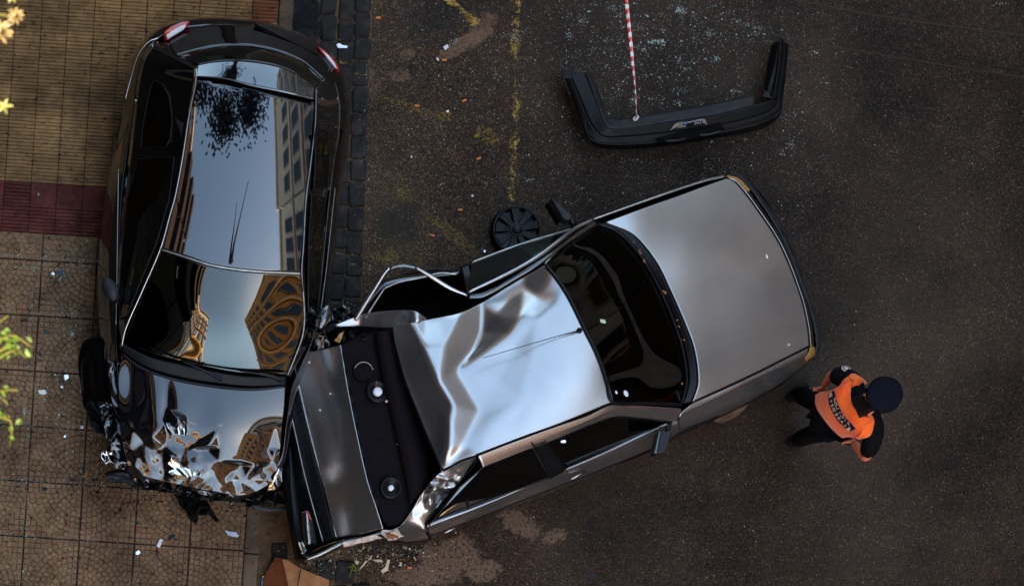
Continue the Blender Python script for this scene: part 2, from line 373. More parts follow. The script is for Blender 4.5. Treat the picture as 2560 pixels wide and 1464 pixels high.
marking([(1110, -10), (1140, 15), (1172, 45), (1195, 60)], .14, 1.35, name='road_marking')
marking([(1130, 15), (1160, 38), (1182, 50)], .03, 1.3, name='road_marking')

# --- sidewalk lattice
TH = R(3.7)
def lat(u, v, z=.12):
    """u,v metres in the paving frame (origin at a joint near the fan centre) -> world"""
    o = P(207, 1211, z); return (o[0]+u*math.cos(TH)-v*math.sin(TH)*1.0, o[1]-u*math.sin(TH)-v*math.cos(TH), z)
def earthy(name, c1_, c2_, c3_, bs=.5, spots=True, sc=9):
    m, n, b = node_mat(name); p = wpos(n); setb(b, rough=.8, spec=.2)
    a = noise_n(n, p, sc, 8, .65); g = noise_n(n, p, 120, 4, .6); l = noise_n(n, p, 1.4, 4)
    c = ramp(n, a, [(.28, c1_), (.5, c2_), (.75, c3_)])
    c = mixc(n, .6, c, ramp(n, g, [(.3, .55), (.7, 1.3)]), 'MULTIPLY')
    c = mixc(n, .9, c, ramp(n, l, [(.3, .42), (.7, 1.22)]), 'MULTIPLY')
    if spots:
        s = noise_n(n, p, 24, 2, .4); c = mixc(n, math_n(n, 'MULTIPLY', ramp(n, s, [(.64, 0.), (.69, 1.)]), .75), c, (.012, .010, .008))
    oi = add(n, 'ShaderNodeObjectInfo'); c = mixc(n, .7, c, ramp(n, oi.outputs['Random'], [(0, .8), (1, 1.15)]), 'MULTIPLY')
    n.links.new(c, b.inputs['Base Color']); bump(n, b, g, bs, .003); return m
M['grout'] = earthy('dark_grit', (.012, .008, .005), (.026, .018, .011), (.07, .05, .03))
M['vainilla'] = earthy('brown_ribbed_tile', (.15, .080, .030), (.26, .142, .056), (.38, .22, .09))
M['redtile'] = earthy('red_ribbed_tile', (.07, .013, .010), (.12, .024, .018), (.18, .055, .04))
M['orangetile'] = earthy('orange_ribbed_tile', (.11, .035, .012), (.16, .052, .02), (.2, .08, .035))
M['fantile'] = earthy('brown_cobble_tile', (.125, .070, .038), (.23, .132, .068), (.34, .21, .115))
M['kerb'] = earthy('dirty_concrete', (.06, .038, .024), (.14, .09, .055), (.22, .15, .095), sc=5)
M['granite'] = earthy('dark_granite', (.012, .011, .010), (.026, .023, .021), (.06, .05, .042), 1.0, False, 14)
M['soil'] = earthy('brown_soil', (.055, .030, .014), (.12, .07, .035), (.2, .125, .07), 1.0)
M['card'] = simple('brown_cardboard', (.36, .17, .075), .85, .25, 12, .2)
M['card_wet'] = simple('wet_cardboard', (.12, .035, .012), .6, .25, 12)
U1 = 1.362    # sidewalk edge
q = [lat(-3, -6.6, .104), lat(U1, -6.6, .104), lat(U1, 3, .104), lat(-3, 3, .104)]
sw = structure(mesh('sidewalk', q+[(a, b_, -.1) for a, b_, _ in q], [(0, 3, 2, 1), (1, 2, 6, 5), (0, 1, 5, 4), (3, 0, 4, 7), (2, 3, 7, 6)], 'grout', smooth=False))
def cell(V, Fc, pts, ztop, inset, zb):
    """raised stone cell: outline pts (2D), chamfered"""
    c = np.mean(pts, 0); n_ = len(pts); i0 = len(V)
    for q_ in pts: V.append((q_[0], q_[1], zb))
    for q_ in pts:
        d = np.array(q_)-c; l = np.linalg.norm(d); V.append((*(c+d*(1-inset/l)), ztop))
    a = sum(pts[i][0]*pts[(i+1) % n_][1]-pts[(i+1) % n_][0]*pts[i][1] for i in range(n_)); r = range(n_) if a > 0 else range(n_-1, -1, -1)
    Fc.append(tuple(i0+n_+i for i in r))
    for i in range(n_): Fc.append((i0+i, i0+(i+1) % n_, i0+n_+(i+1) % n_, i0+n_+i) if a > 0 else (i0+(i+1) % n_, i0+i, i0+n_+i, i0+n_+(i+1) % n_))
def ribbed_mesh(T=.2166, ribs=7, smooth=False, seed=0):
    rg = random.Random(seed); V, Fc = [], []; g = .0055; e = T/2-.002
    if smooth: cell(V, Fc, [(-e, -e), (e, -e), (e, e), (-e, e)], .0, .003, -.016)
    else:
        s = T/ribs; 
        for k in range(ribs):
            y0 = -T/2+k*s+g*.5; y1 = y0+s-g
            cell(V, Fc, [(-e, y0), (e, y0), (e, y1), (-e, y1)], rg.uniform(-.0012, .0008), .0016, -.014)
    me = bpy.data.meshes.new('ribbed_tile'); me.from_pydata(V, [], Fc); me.update(); return me
def fan_mesh(T=.4565, seed=0, vmin=-9):
    rg = random.Random(seed); V, Fc = [], []; w_ = .0455; g = .0046; e = T-.0065
    for k in range(int(T/w_)):
        r0, r1 = k*w_+g/2+(0.004 if k == 0 else 0), (k+1)*w_-g/2; nseg = max(1, round(math.pi/2*(k+.5)))
        for s in range(nseg):
            a0 = (s)*math.pi/2/nseg; a1 = (s+1)*math.pi/2/nseg; ga = g/2/((r0+r1)/2)
            j = lambda: rg.uniform(-.0022, .0022)
            aa = [a0+ga, a1-ga]; 
            pts = [(r0*math.cos(aa[0])+j(), r0*math.sin(aa[0])+j()), (r1*math.cos(aa[0])+j(), r1*math.sin(aa[0])+j()), (r1*math.cos((aa[0]+aa[1])/2), r1*math.sin((aa[0]+aa[1])/2)), (r1*math.cos(aa[1])+j(), r1*math.sin(aa[1])+j()), (r0*math.cos(aa[1])+j(), r0*math.sin(aa[1])+j())]
            pts = [(min(max(x, .0065), e), min(max(y, .0065), e)) for x, y in pts]
            if np.mean(pts, 0)[1] > vmin: cell(V, Fc, pts, rg.uniform(-.003, .0008), .0035, -.013)
    if vmin < 0:
        i0 = len(V); V += [(.006, .006, -.011), (T-.006, .006, -.011), (T-.006, T-.006, -.011), (.006, T-.006, -.011)]; Fc.append((i0, i0+1, i0+2, i0+3))
    m_ = int(T/w_)
    for i in range(m_):
        for jj in range(m_):
            x, y = (i+.5)*w_, (jj+.5)*w_
            if math.hypot(x, y) > T+w_*.35 and y > vmin:
                h = w_/2-g/2; q_ = lambda: rg.uniform(-.002, .002)
                cell(V, Fc, [(min(e, x+a*h+q_()), min(e, y+b_*h+q_())) for a, b_ in ((-1, -1), (1, -1), (1, 1), (-1, 1))], rg.uniform(-.003, .0008), .0035, -.013)
    me = bpy.data.meshes.new('fan_tile'); me.from_pydata(V, [], Fc); me.update(); return me
def place_tile(me, name, u, v, rot, mat, flipx=False, ztop=.12):
    o = bpy.data.objects.new(name, me); COL.objects.link(o); o.parent = sw
    x, y, z = lat(u, v, ztop); o.location = (x, y, z+random.uniform(-.0015, .0015)); o.rotation_euler = (random.uniform(-.004, .004), random.uniform(-.004, .004), -TH+rot)
    o.material_slots[0].link = 'OBJECT'; o.material_slots[0].material = M[mat]; return o
T1 = .2166; T2 = .4565
rib = [ribbed_mesh(seed=k) for k in range(4)]; plain = ribbed_mesh(smooth=True)
for me in rib+[plain]: me.materials.append(M['vainilla'])
V0 = -2.052   # end of the fan paving, red band above it
cols = int((U1+.95)/T1)+1
for i in range(cols):
    u = U1-(i+.5)*T1
    for j in range(12):
        v = V0-(j+.5)*T1*.955
        px = 207+u*302; 
        if v < -4.5 or u < -.95: continue
        if j < 2:
            sm = (j == 1 and i % 4 != 1)
            t_ = place_tile(plain if sm else rib[(i+j) % 4], 'ribbed_tile', u, v, 0, 'redtile')
        else:
            t_ = place_tile(rib[(i*3+j) % 4], 'ribbed_tile', u, v, 0, 'orangetile' if (i < 1 and j > 8) else 'vainilla')
        t_.scale = (1, .955, 1)
fan = [fan_mesh(seed=k) for k in range(6)]; fanc = [fan_mesh(seed=k+9, vmin=.25) for k in range(2)]
for me in fan+fanc: me.materials.append(M['fantile'])
for i in range(-3, 3):
    for j in range(-5, 3):
        if i*T2 > U1-.3 or i*T2 < -1.1: continue
        # fan centre sits at joints (even i, even j)
        cu = i if i % 2 == 0 else i+1; cv = j if j % 2 == 0 else j+1
        dx = i+.5-cu; dv = j+.5-cv
        # local tile has its fan corner at (0,0) growing to +x,+y ; world y is -v
        rot = {(1, 1): -math.pi/2, (1, -1): 0, (-1, -1): math.pi/2, (-1, 1): math.pi}[(1 if dx > 0 else -1, 1 if dv > 0 else -1)]
        if j == -5:
            # cut row: use far cells only
            if cv*T2 < V0: pass
            me = fanc[i % 2]; rot = 0 if dx > 0 else math.pi/2
            me = fan[(i+2) % 6]
            # build a cut copy limited to the strip below the red band
            k = V0-(-5*T2)
            V, Fc = [], []
            src = fan[(i*2+j) % 6]
            sgn = 1 if dx > 0 else -1
            keep = []
            for pgl in src.polygons:
                pts = [src.vertices[q_].co for q_ in pgl.vertices]
                if all(q_.y < T2-k-.002 for q_ in pts): keep.append(tuple(pgl.vertices))
            nv_ = len(src.vertices); yk = T2-k-.004
            me = bpy.data.meshes.new('fan_tile'); me.from_pydata([(q_.co.x*sgn, q_.co.y, q_.co.z) for q_ in src.vertices]+[(.006*sgn, .006, -.008), ((T2-.006)*sgn, .006, -.008), ((T2-.006)*sgn, yk, -.008), (.006*sgn, yk, -.008)], [], [f if sgn > 0 else f[::-1] for f in keep]+[(nv_, nv_+1, nv_+2, nv_+3) if sgn > 0 else (nv_+3, nv_+2, nv_+1, nv_)]); me.update(); me.materials.append(M['fantile'])
            place_tile(me, 'cobble_pattern_tile', cu*T2, -4*T2, 0, 'fantile'); continue
        o = place_tile(fan[(i*2+j) % 6], 'cobble_pattern_tile', cu*T2, cv*T2, rot, 'fantile')
# kerb stones along the sidewalk edge
kerbroot = structure(mesh('kerb', [lat(U1+.004, -6.4, .03), lat(U1+.12, -6.4, .03), lat(U1+.12, 2.4, .03), lat(U1+.004, 2.4, .03)], [(0, 3, 2, 1)], 'grout', smooth=False))
v = -6.4
k = 0
while v < 2.2:
    l = random.uniform(.85, 1.05); V, Fc = [], []
    a = [lat(U1+.006, v+.004, .124), lat(U1+.124, v+.004, .124), lat(U1+.124, v+l-.004, .118), lat(U1+.006, v+l-.004, .118)]
    lo = [(x, y, -.05) for x, y, z in a]
    o = mesh('kerb_stone', a+lo, [(0, 3, 2, 1), (0, 1, 5, 4), (1, 2, 6, 5), (2, 3, 7, 6), (3, 0, 4, 7)], 'kerb', kerbroot, smooth=False); bevel(o, .012, 2)
    v += l; k += 1
# --- gutter: soil bed + granite setts
gb = structure(mesh('gutter_bed', [P(640, -260, .006), P(945, -260, .006), P(930, 0, .006), P(912, 500, .006), P(895, 900, .006), P(890, 1750, .006), P(620, 1750, .006)], [(6, 5, 4, 3, 2, 1, 0)], 'soil', smooth=False))
def sett(cx, cy, w_, h_, ang, gr=None, nm='granite_sett'):
    rg = random.Random(int(cx*7+cy)); V, Fc = [], []
    outline = []
    for k in range(16):
        a = 2*math.pi*(k+.5)/16; ca, sa = math.cos(a), math.sin(a)
        e = .26; x = math.copysign(abs(ca)**e, ca)*w_/2; y = math.copysign(abs(sa)**e, sa)*h_/2
        x += rg.uniform(-1, 1)*.0035; y += rg.uniform(-1, 1)*.0035; outline.append((x, y))
    top = .022+rg.uniform(-.005, .005); rings = [(1.0, 0), (1.0, top*.45), (.93, top*.85), (.78, top), (.4, top+.002)]
    c, s = math.cos(ang), math.sin(ang); o_ = P(cx, cy, .03)
    for f_, z in rings:
        for x, y in outline:
            X, Y = x*f_, y*f_; z2 = z+(rg.uniform(-.0018, .0018) if z > .01 else 0); V.append((o_[0]+X*c-Y*s, o_[1]+X*s+Y*c, .004+z2))
    nn = 16
    for j in range(4): 
        for i in range(nn): Fc.append((j*nn+i, j*nn+(i+1) % nn, (j+1)*nn+(i+1) % nn, (j+1)*nn+i))
    Fc.append(tuple(4*nn+i for i in range(nn)))
    return mesh(nm, V, Fc, 'granite', gb)
def edge_x(x0, y): return x0-.034*y-(.012*max(0, y-500))
for x0, wpx, y0, y1, ph in ((910, 40, -80, 900, -14), (869, 38, -80, 905, 12), (824, 38, -80, 110, -5), (775, 46, -80, 110, 20), (733, 34, -80, 110, 0)):
    y = y0+ph; rg = random.Random(x0)
    while y < y1:
        h = rg.uniform(52, 68); cx = edge_x(x0, y+h/2)
        sett(cx+rg.uniform(-1.5, 1.5), y+h/2, (wpx+1)/300, (h-2.5)/300, R(-2)+rg.uniform(-.03, .03)); y += h
for cx, cy, w_, h_, a in ((815, 1424, 44, 52, .1), (864, 1428, 48, 58, -.1), (800, 1478, 44, 50, 0), (850, 1486, 46, 50, .1), (700, 1380, 40, 50, 0), (905, 1480, 46, 50, .05)): sett(cx, cy, w_/300, h_/300, a)
# wet film by the rear of the black car
m, n, b = node_mat('wet_film'); M['wet'] = m; setb(b, base=(.02, .022, .026), rough=.04, ior=1.6)
n.links.new(ramp(n, noise_n(n, wpos(n), 16, 6, .7), [(.45, 0.), (.53, .8)]), b.inputs['Alpha'])
o = poly('puddle', [(700, -60), (770, -60), (800, 20), (812, 90), (790, 112), (740, 80), (712, 30)], 'wet', z=.037, h=.003); structure(o)
# orange stained moss line etc. is in the soil; yellow paint on some setts
for pts, wd, wr in (([(845, 150), (860, 160), (872, 152)], .13, .95), ([(880, 152), (905, 160), (915, 168)], .07, .6), ([(884, 183), (903, 186), (922, 188)], .02, 1.3), ([(880, 455), (893, 470), (905, 480)], .13, .75), ([(840, 633), (860, 634)], .016, 1.2), ([(873, 635), (893, 638)], .02, 1.2), ([(842, 655), (858, 657)], .016, 1.1), ([(873, 660), (893, 661)], .02, 1.2)):
    marking(pts, wd, wr, .0385)

# --- buildings along both sides of the street (they make the reflections and the shade)
def bmat(name, base, sc=3): return simple(name, base, .75, .18, sc)
M['brownwall'] = bmat('dark_brown_render', (.045, .030, .018)); M['cream'] = bmat('cream_render', (.72, .55, .34)); M['beige'] = bmat('beige_render', (.66, .57, .48)); M['ochre'] = bmat('ochre_render', (.50, .27, .10)); M['greywall'] = bmat('grey_render', (.55, .48, .41))
M['winglass'] = simple('window_glass', (.012, .014, .018), .08, .2, 2)
M['frame'] = simple('window_frame', (.30, .27, .24), .5, .1, 5); M['darkbase'] = simple('dark_base_render', (.05, .032, .02), .6, .3, 8)
def wmesh(w_, h_, d, nm):
    V, Fc = box((d/2, 0, 0), (d, w_, h_)); me = bpy.data.meshes.new(nm); me.from_pydata(V, [], Fc); me.update(); return me
def building(nm, x0, x1, y0, y1, h, wall, face, cat, label, floor=3.0, wsp=2.6, ww=1.5, wh=1.6, bands='beige', balc=False, glassm='winglass'):
    """x0 is the street facade"""
    r = root(nm, ((x0+x1)/2, (y0+y1)/2, 0), label, cat)
    V, Fc = box(((x0+x1)/2, (y0+y1)/2, h/2), (abs(x1-x0), y1-y0, h)); mesh('wall', V, Fc, wall, r, smooth=False)
    s = -1 if x1 > x0 else 1
    V, Fc = box(((x0+x1)/2, (y0+y1)/2, h+.2), (abs(x1-x0)+.6, y1-y0+.1, .4)); mesh('roof', V, Fc, bands, r, smooth=False)
    wm = wmesh(ww, wh, .12, 'window'); wm.materials.append(M['frame']); pm = wmesh(ww-.16, wh-.16, .02, 'pane'); pm.materials.append(M[glassm])
    if x0 > 0:
        V, Fc = box((x0-.09, (y0+y1)/2, 2.0), (.16, y1-y0-.04, 4.0)); mesh('added_dark_base', V, Fc, 'darkbase', r, smooth=False)  # unseen dark ground floor, added to darken reflections in the cars
    nf = int(h/floor); nw = int((y1-y0-.6)/wsp)
    for f in range(nf):
        z = f*floor
        if x0 > 0 and f == 0: continue
        if f > 0:
            V, Fc = box((x0+s*.12, (y0+y1)/2, z+.1), (.24, y1-y0-.02, .32)); mesh('floor_band', V, Fc, bands, r, smooth=False)
        for k in range(nw):
            y = y0+(y1-y0)/2+(k-(nw-1)/2)*wsp
            o = bpy.data.objects.new('window', wm); COL.objects.link(o); o.parent = r; o.location = (x0-(x0+x1)/2-(.002 if s < 0 else -.002), y-(y0+y1)/2, z+1.65); o.rotation_euler = (0, 0, math.pi if s < 0 else 0)
            p_ = bpy.data.objects.new('pane', pm); COL.objects.link(p_); p_.parent = o; p_.location = (.118, 0, 0)
        if balc and f > 0:
            for yy in balc:  # row of unseen slabs continued to block sky over the sidewalk
                V, Fc = box((x0+s*.76, yy, z+.40), (1.5, 3.2, .16)); bal_ = mesh('balcony', V, Fc, bands, r, smooth=False)
                V, Fc = box((x0+s*1.44, yy, z+1.02), (.13, 3.18, 1.08)); mesh('parapet', V, Fc, 'brownwall', bal_, smooth=False)
    return r
building('apartment_building', 10.5, 21, -9, 7, 22, 'beige', -1, 'building', 'beige office block mirrored in the right of the black roof', wsp=1.55, ww=1.2, wh=2.0, bands='greywall')
building('apartment_building', 10.5, 21, 7.2, 30, 23, 'greywall', -1, 'building', 'grey block beyond the beige one, mirrored near the rear spoiler', wsp=2.2)
building('apartment_building', 10.5, 21, -32, -9.2, 23, 'ochre', -1, 'building', 'ochre block mirrored in the right of the black windscreen', wsp=2.8, bands='cream')
building('apartment_building', -6.7, -16, -10, 9, 21, 'brownwall', 1, 'building', 'dark brown block over the sidewalk that carries the balconies', wsp=3.2, bands='brownwall', balc=(-8.2, -4.8, -1.4, 2.0, 5.4))
building('apartment_building', -6.4, -16, -34, -10.2, 23, 'cream', 1, 'building', 'cream block mirrored in the left of the black windscreen', wsp=3.0, bands='ochre', floor=2.9)
building('apartment_building', -6.9, -16, 9.2, 30, 18, 'brownwall', 1, 'building', 'brown block mirrored along the left edge of the black roof', wsp=3.0, bands='cream')

def shade_block(y0, y1, h, wall, label):  # unseen blocks added to hide the bright horizon from the cars
    r = root('apartment_building', (2, (y0+y1)/2, 0), label, 'building'); V, Fc = box((2, (y0+y1)/2, h/2), (26, y1-y0, h)); mesh('wall', V, Fc, wall, r, smooth=False)
    V, Fc = box((2, (y0+y1)/2, h+.2), (26.6, y1-y0+.6, .4)); mesh('roof', V, Fc, 'greywall', r, smooth=False)
shade_block(-52, -42, 9, 'greywall', 'added unseen grey block darkening the horizon beyond the bottom edge')
shade_block(40, 50, 10, 'brownwall', 'added unseen dark block darkening the horizon beyond the top edge')
# ================================================================ BLACK HATCHBACK
BC = root('crashed_hatchback', P(560, 640, 0), 'glossy black hatchback on the sidewalk with its bonnet crumpled against the grey car', 'car')
mid = [(600,50),(700,68),(795,111),(848,163),(874,240),(875,320),(862,420),(848,520),(835,640),(824,745),(800,850),(770,920),(745,970),(728,1060),(712,1165),(660,1228),(528,1236),(400,1208),(330,1188),(300,1120),(278,1040),(262,930),(252,820),(249,660),(264,490),(286,380),(304,302),(313,220),(328,150),(365,92),(425,58),(510,46)]
belt = [(600,66),(690,86),(780,130),(822,180),(846,250),(846,330),(832,420),(820,520),(808,640),(795,760),(780,850),(750,920),(730,970),(716,1060),(700,1150),(650,1205),(528,1214),(400,1190),(340,1172),(314,1120),(303,1040),(295,930),(290,820),(296,660),(304,490),(318,380),(332,302),(340,220),(356,150),(385,105),(430,78),(510,64)]
zb = [.90]*2+[.88]*2+[.90]*2+[.92]*5+[.92]*3+[.80]+[.66]*3+[.68]+[.80]+[.88]+[.92]*5+[.92]*3+[.90]*5
zb = (zb+[.9]*32)[:32]
zm = [.62]*15+[.52]*4+[.6]*13
c0 = np.array(PP([(x, y, z) for (x, y), z in zip(mid, zm)])).mean(0)
def inset(ring, d, z):
    out = []
    for q in PP([(x, y, zz) for (x, y), zz in zip(ring, zm)]):
        v = np.array(q[:2])-c0[:2]; v = v*(1-d/np.linalg.norm(v)); out.append((v[0]+c0[0], v[1]+c0[1], z))
    return out
bw = PP([(x, y, z) for (x, y), z in zip(belt, zb)]); mw = PP([(x, y, z) for (x, y), z in zip(mid, zm)])
mw2 = [tuple((np.array(a)*.5+np.array(b_)*.5)+np.array([(np.array(a)-c0)[0]*.012, (np.array(a)-c0)[1]*.006, .03])) for a, b_ in zip(bw, mw)]
loft('body', [bw, mw2, mw, inset(mid, .01, .42), inset(mid, .10, .22)], 220, 30, 'black', BC, closed=True, world=True, t=.004)
poly('underbody', inset(mid, .14, .26), 'dark', BC, world=True, h=.05)
poly('cabin_floor', [P(330, 300, .5), P(800, 300, .5), P(760, 900, .5), P(310, 880, .5)], 'dark', BC, world=True, h=.03)
# roof
railL = [(491,168,1.37),(489,206,1.41),(473,285,1.435),(456,395,1.445),(437,494,1.44),(425,536,1.435),(402,618,1.41),(356,725,1.25),(313,824,1.06),(304,868,.97)]
railR = [(790,222,1.345),(788,309,1.39),(776,412,1.405),(765,500,1.40),(758,622,1.385),(754,682,1.365),(760,760,1.26),(758,830,1.12),(738,890,1.0),(718,938,.95)]
rp_ = [(486,196,1.40),(560,203,1.44),(631,220,1.455),(717,237,1.435),(787,254,1.375),(473,285,1.43),(456,395,1.44),(437,494,1.435),(402,622,1.41),(466,642,1.445),(528,661,1.455),(624,675,1.45),(754,682,1.37),(758,622,1.39),(765,500,1.408),(775,412,1.413),(788,309,1.40),
       (630,300,1.482),(615,400,1.493),(600,500,1.49),(575,600,1.473),(545,300,1.474),(525,400,1.485),(505,520,1.480),(710,320,1.468),(700,420,1.479),(690,520,1.477),(670,620,1.458)]
def roofz(px, py):
    yr = 196+(px-486)*.19; yf = 622+(px-402)*.172; v = np.clip((py-yr)/(yf-yr), -.05, 1.05)
    xl = 486-(84*v**1.6); xr = 788-34*v; t_ = (px-xl)/(xr-xl)
    return 1.392+.046*(1-(1.9*v-.95)**2)+.050*(1-(2*t_-1)**2)-.046*np.clip(t_, 0, 1)**2
panel('roof', [(486,196),(560,203),(631,220),(717,237),(787,254)], [(402,622),(466,642),(528,661),(624,675),(754,682)], [(486,196),(473,285),(456,395),(437,494),(425,536),(402,622)], [(787,254),(788,309),(776,412),(765,500),(758,622),(754,682)], roofz, 70, 90, 'black', BC)
panel('rear_spoiler', [(491,164),(538,155),(613,153),(699,167),(751,191),(790,220)], [(487,192),(560,199),(631,216),(717,233),(787,249)], [(491,164),(487,192)], [(790,220),(787,249)], rbf([(491,164,1.355),(538,155,1.375),(613,153,1.395),(699,167,1.385),(751,191,1.365),(790,220,1.345),(486,192,1.40),(560,199,1.44),(631,216,1.455),(717,233,1.44),(787,250,1.395)], 60), 50, 14, 'black', BC)
# hatch: spoiler underside, rear screen, panel
loft('rear_window', [[(493,162,1.33),(560,153,1.36),(640,155,1.37),(720,174,1.35),(788,218,1.32)], [(462,150,1.20),(540,131,1.24),(640,132,1.25),(735,160,1.24),(800,212,1.19)], [(440,140,1.09),(540,116,1.11),(640,116,1.12),(745,148,1.11),(808,200,1.08)]], 50, 16, 'glass_dark', BC, t=.004)
loft('tailgate', [[(438,139,1.085),(540,115,1.105),(640,115,1.115),(746,147,1.105),(810,199,1.075)], [(426,118,1.00),(520,92,1.02),(640,92,1.03),(752,124,1.02),(822,178,1.0)], [(421,100,.92),(476,76,.93),(562,65,.94),(640,68,.94),(735,92,.93),(800,128,.92),(832,160,.91)], [(425,88,.88),(500,66,.90),(600,64,.905),(700,84,.90),(790,124,.89),(830,158,.88)]], 60, 24, 'black', BC, t=.006)
# quarter shoulders, pillars and cabin sides
def cabin(name, rail, beltc, mat, nu=60, nv=16, **kw):
    midc = [tuple((np.array(a)+np.array(b_))/2) for a, b_ in zip(PP(rail), PP(beltc))]
    return loft(name, [PP(rail), midc, PP(beltc)], nu, nv, mat, BC, world=True, t=.006, **kw)
bl = [(383,108,.93),(357,150,.94),(343,212,.95),(334,290,.95),(322,395,.945),(309,494,.94),(305,536,.94),(300,618,.935),(295,725,.93),(297,824,.93),(301,872,.94)]
brt = [(822,182,.91),(845,250,.93),(845,330,.945),(832,420,.945),(818,500,.94),(808,622,.94),(802,682,.94),(794,760,.93),(783,830,.93),(752,893,.93),(722,942,.93)]
cabin('cabin_side', railL, bl, 'black', label='left side of the cabin'); cabin('cabin_side', railR, brt, 'black', label='right side of the cabin')
loft('rear_quarter', [[(491,168,1.37),(470,150,1.24),(440,139,1.09),(423,104,.93)], [(484,175,1.35),(440,160,1.15),(405,140,1.0),(385,107,.92)]], 30, 10, 'black', BC, t=.006)
loft('rear_quarter', [[(790,222,1.36),(799,214,1.22),(811,199,1.08),(834,162,.92)], [(795,232,1.34),(812,222,1.15),(828,214,1.0),(846,200,.92)]], 30, 10, 'black', BC, t=.006)
def off(pts, d, s):  # push world points outwards (x) and up a little
    return [(p[0]+s*d, p[1], p[2]+d*.7) for p in pts]
qw = [(390,204),(411,213),(427,240),(435,300),(431,350),(418,371),(385,372),(357,370),(362,320),(370,275),(380,227)]
def side_z(px, rx, bx, rz, bz): return bz+(rz-bz)*max(0, min(1, (px-bx)/(rx-bx)))
def sideglass(pts, name, s, rail, bel, mat='glass_dark'):
    ra, be = np.array(cr(rail, 200)), np.array(cr(bel, 200)); out = []
    for x, y in pts:
        i = np.argmin(abs(ra[:, 1]-y)); j = np.argmin(abs(be[:, 1]-y)); t_ = (x-be[j, 0])/(ra[i, 0]-be[j, 0]); z = be[j, 2]+(ra[i, 2]-be[j, 2])*t_
        out.append(P(x, y, z))
    out = np.array(off(out, .016, s)); c = out.mean(0); n_ = len(out)
    o = mesh(name, [tuple(c)]+[tuple(q) for q in out], [(0, 1+i, 1+(i+1) % n_) for i in range(n_)], mat, BC, smooth=False); solid(o, .005)
    tube('window_seal', [tuple(q) for q in out], .006, 'trim', o, world=True, closed=True, n=6)
    return o
sideglass(qw, 'quarter_window', -1, railL, bl)
sideglass([(350,400),(440,395),(428,500),(395,612),(352,715),(322,790),(303,800),(305,700),(312,600),(322,500)], 'door_window', -1, railL, bl)
sideglass([(783,325),(812,330),(817,400),(812,470),(778,475),(782,400)], 'quarter_window', 1, railR, brt)
sideglass([(773,490),(808,495),(802,600),(795,700),(785,790),(765,780),(764,700),(766,600)], 'door_window', 1, railR, brt)
tube('roof_rail', railL, .008, 'chrome', BC, samples=80, n=6); tube('roof_rail', railR, .007, 'steel', BC, samples=80, n=6)
tube('belt_moulding', [(290,480,.955),(296,420,.955),(294,560,.95),(292,700,.94),(290,810,.93)][1:], .004, 'chrome', BC, samples=30, n=5)
tube('belt_moulding', [(838,470,.94),(828,560,.94),(815,680,.93),(800,790,.93)], .004, 'steel', BC, samples=30, n=5)
tube('bumper_seam', [(313,250,.86),(322,215,.9),(345,140,.9),(372,105,.9),(400,94,.9)], .004, 'chrome', BC, samples=30, n=5)
# door gaps as recessed dark seams
for pts in ([(301,300,.80),(293,380,.70),(330,384,.93),(372,380,1.05)], [(372,380,1.05),(352,378,.98)], [(262,770,.70),(285,790,.92)]): tube('door_seam', pts, .004, 'dark', BC, samples=20, n=5)
# windscreen
wt = [(402,626,1.405),(466,646,1.44),(528,665,1.45),(624,679,1.445),(754,686,1.385)]
wbm = [(307,852,.985),(380,884,1.0),(459,905,1.0),(596,932,.99),(716,936,.955)]
wm_ = [(354,735,1.215),(430,765,1.265),(495,785,1.28),(608,803,1.27),(760,800,1.19)]
o = loft('windscreen', [wt, wm_, wbm], 70, 60, 'glass_dark', BC, t=.004); M['wind'] = glass('windscreen_glass', (.03, .035, .035), .005); o.data.materials[0] = M['wind']
tube('roof_seam', [(402,624,1.418),(466,644,1.452),(528,663,1.462),(624,677,1.457),(754,684,1.40)], .007, 'steel', BC, samples=60, n=6)
# cowl
loft('cowl_panel', [[(304,858,.985),(375,892,.99),(459,911,.99),(596,938,.98),(716,940,.95)], [(303,878,.95),(360,915,.955),(414,935,.955),(512,955,.95),(626,966,.95),(714,962,.94)]], 50, 6, 'plastic', BC, t=.01)
tube('bonnet_seal', [(304,884,.965),(345,915,.968),(414,942,.97),(512,962,.97),(626,973,.965),(714,966,.95)], .012, 'trim', BC, samples=50)
# wipers
def wiper(par, arm, blade):
    a = tube('wiper', arm, [.012, .011, .007, .006], 'trim', par, samples=16, n=6)
    tube('blade', blade, .006, 'rubber', a, samples=12, n=5); return a
wiper(BC, [(553,950,.985),(530,935,1.0),(470,908,1.02),(455,903,1.02)], [(370,866,1.045),(440,893,1.03),(520,912,1.02),(600,925,1.01)])
wiper(BC, [(706,952,.97),(690,942,.985),(620,930,1.01),(600,926,1.01)], [(452,900,1.02),(540,915,1.02),(640,925,1.01),(712,930,.99)])
wiper(BC, [(637,60,.96),(660,70,.965),(700,88,.965),(720,96,.97)], [(637,66,.975),(700,92,1.0),(760,122,1.0),(795,140,.98)])
# aerial
a_ = lathe('aerial', [(.014, 0), (.014, .004), (.006, .02)], P(579, 652, 1.465), 'trim', BC, n=12)
tube('mast', [(579,650,1.475),(585,610,1.51),(603,530,1.60),(621,452,1.70)], [.009, .006, .003, .002], 'trim', a_, n=6)
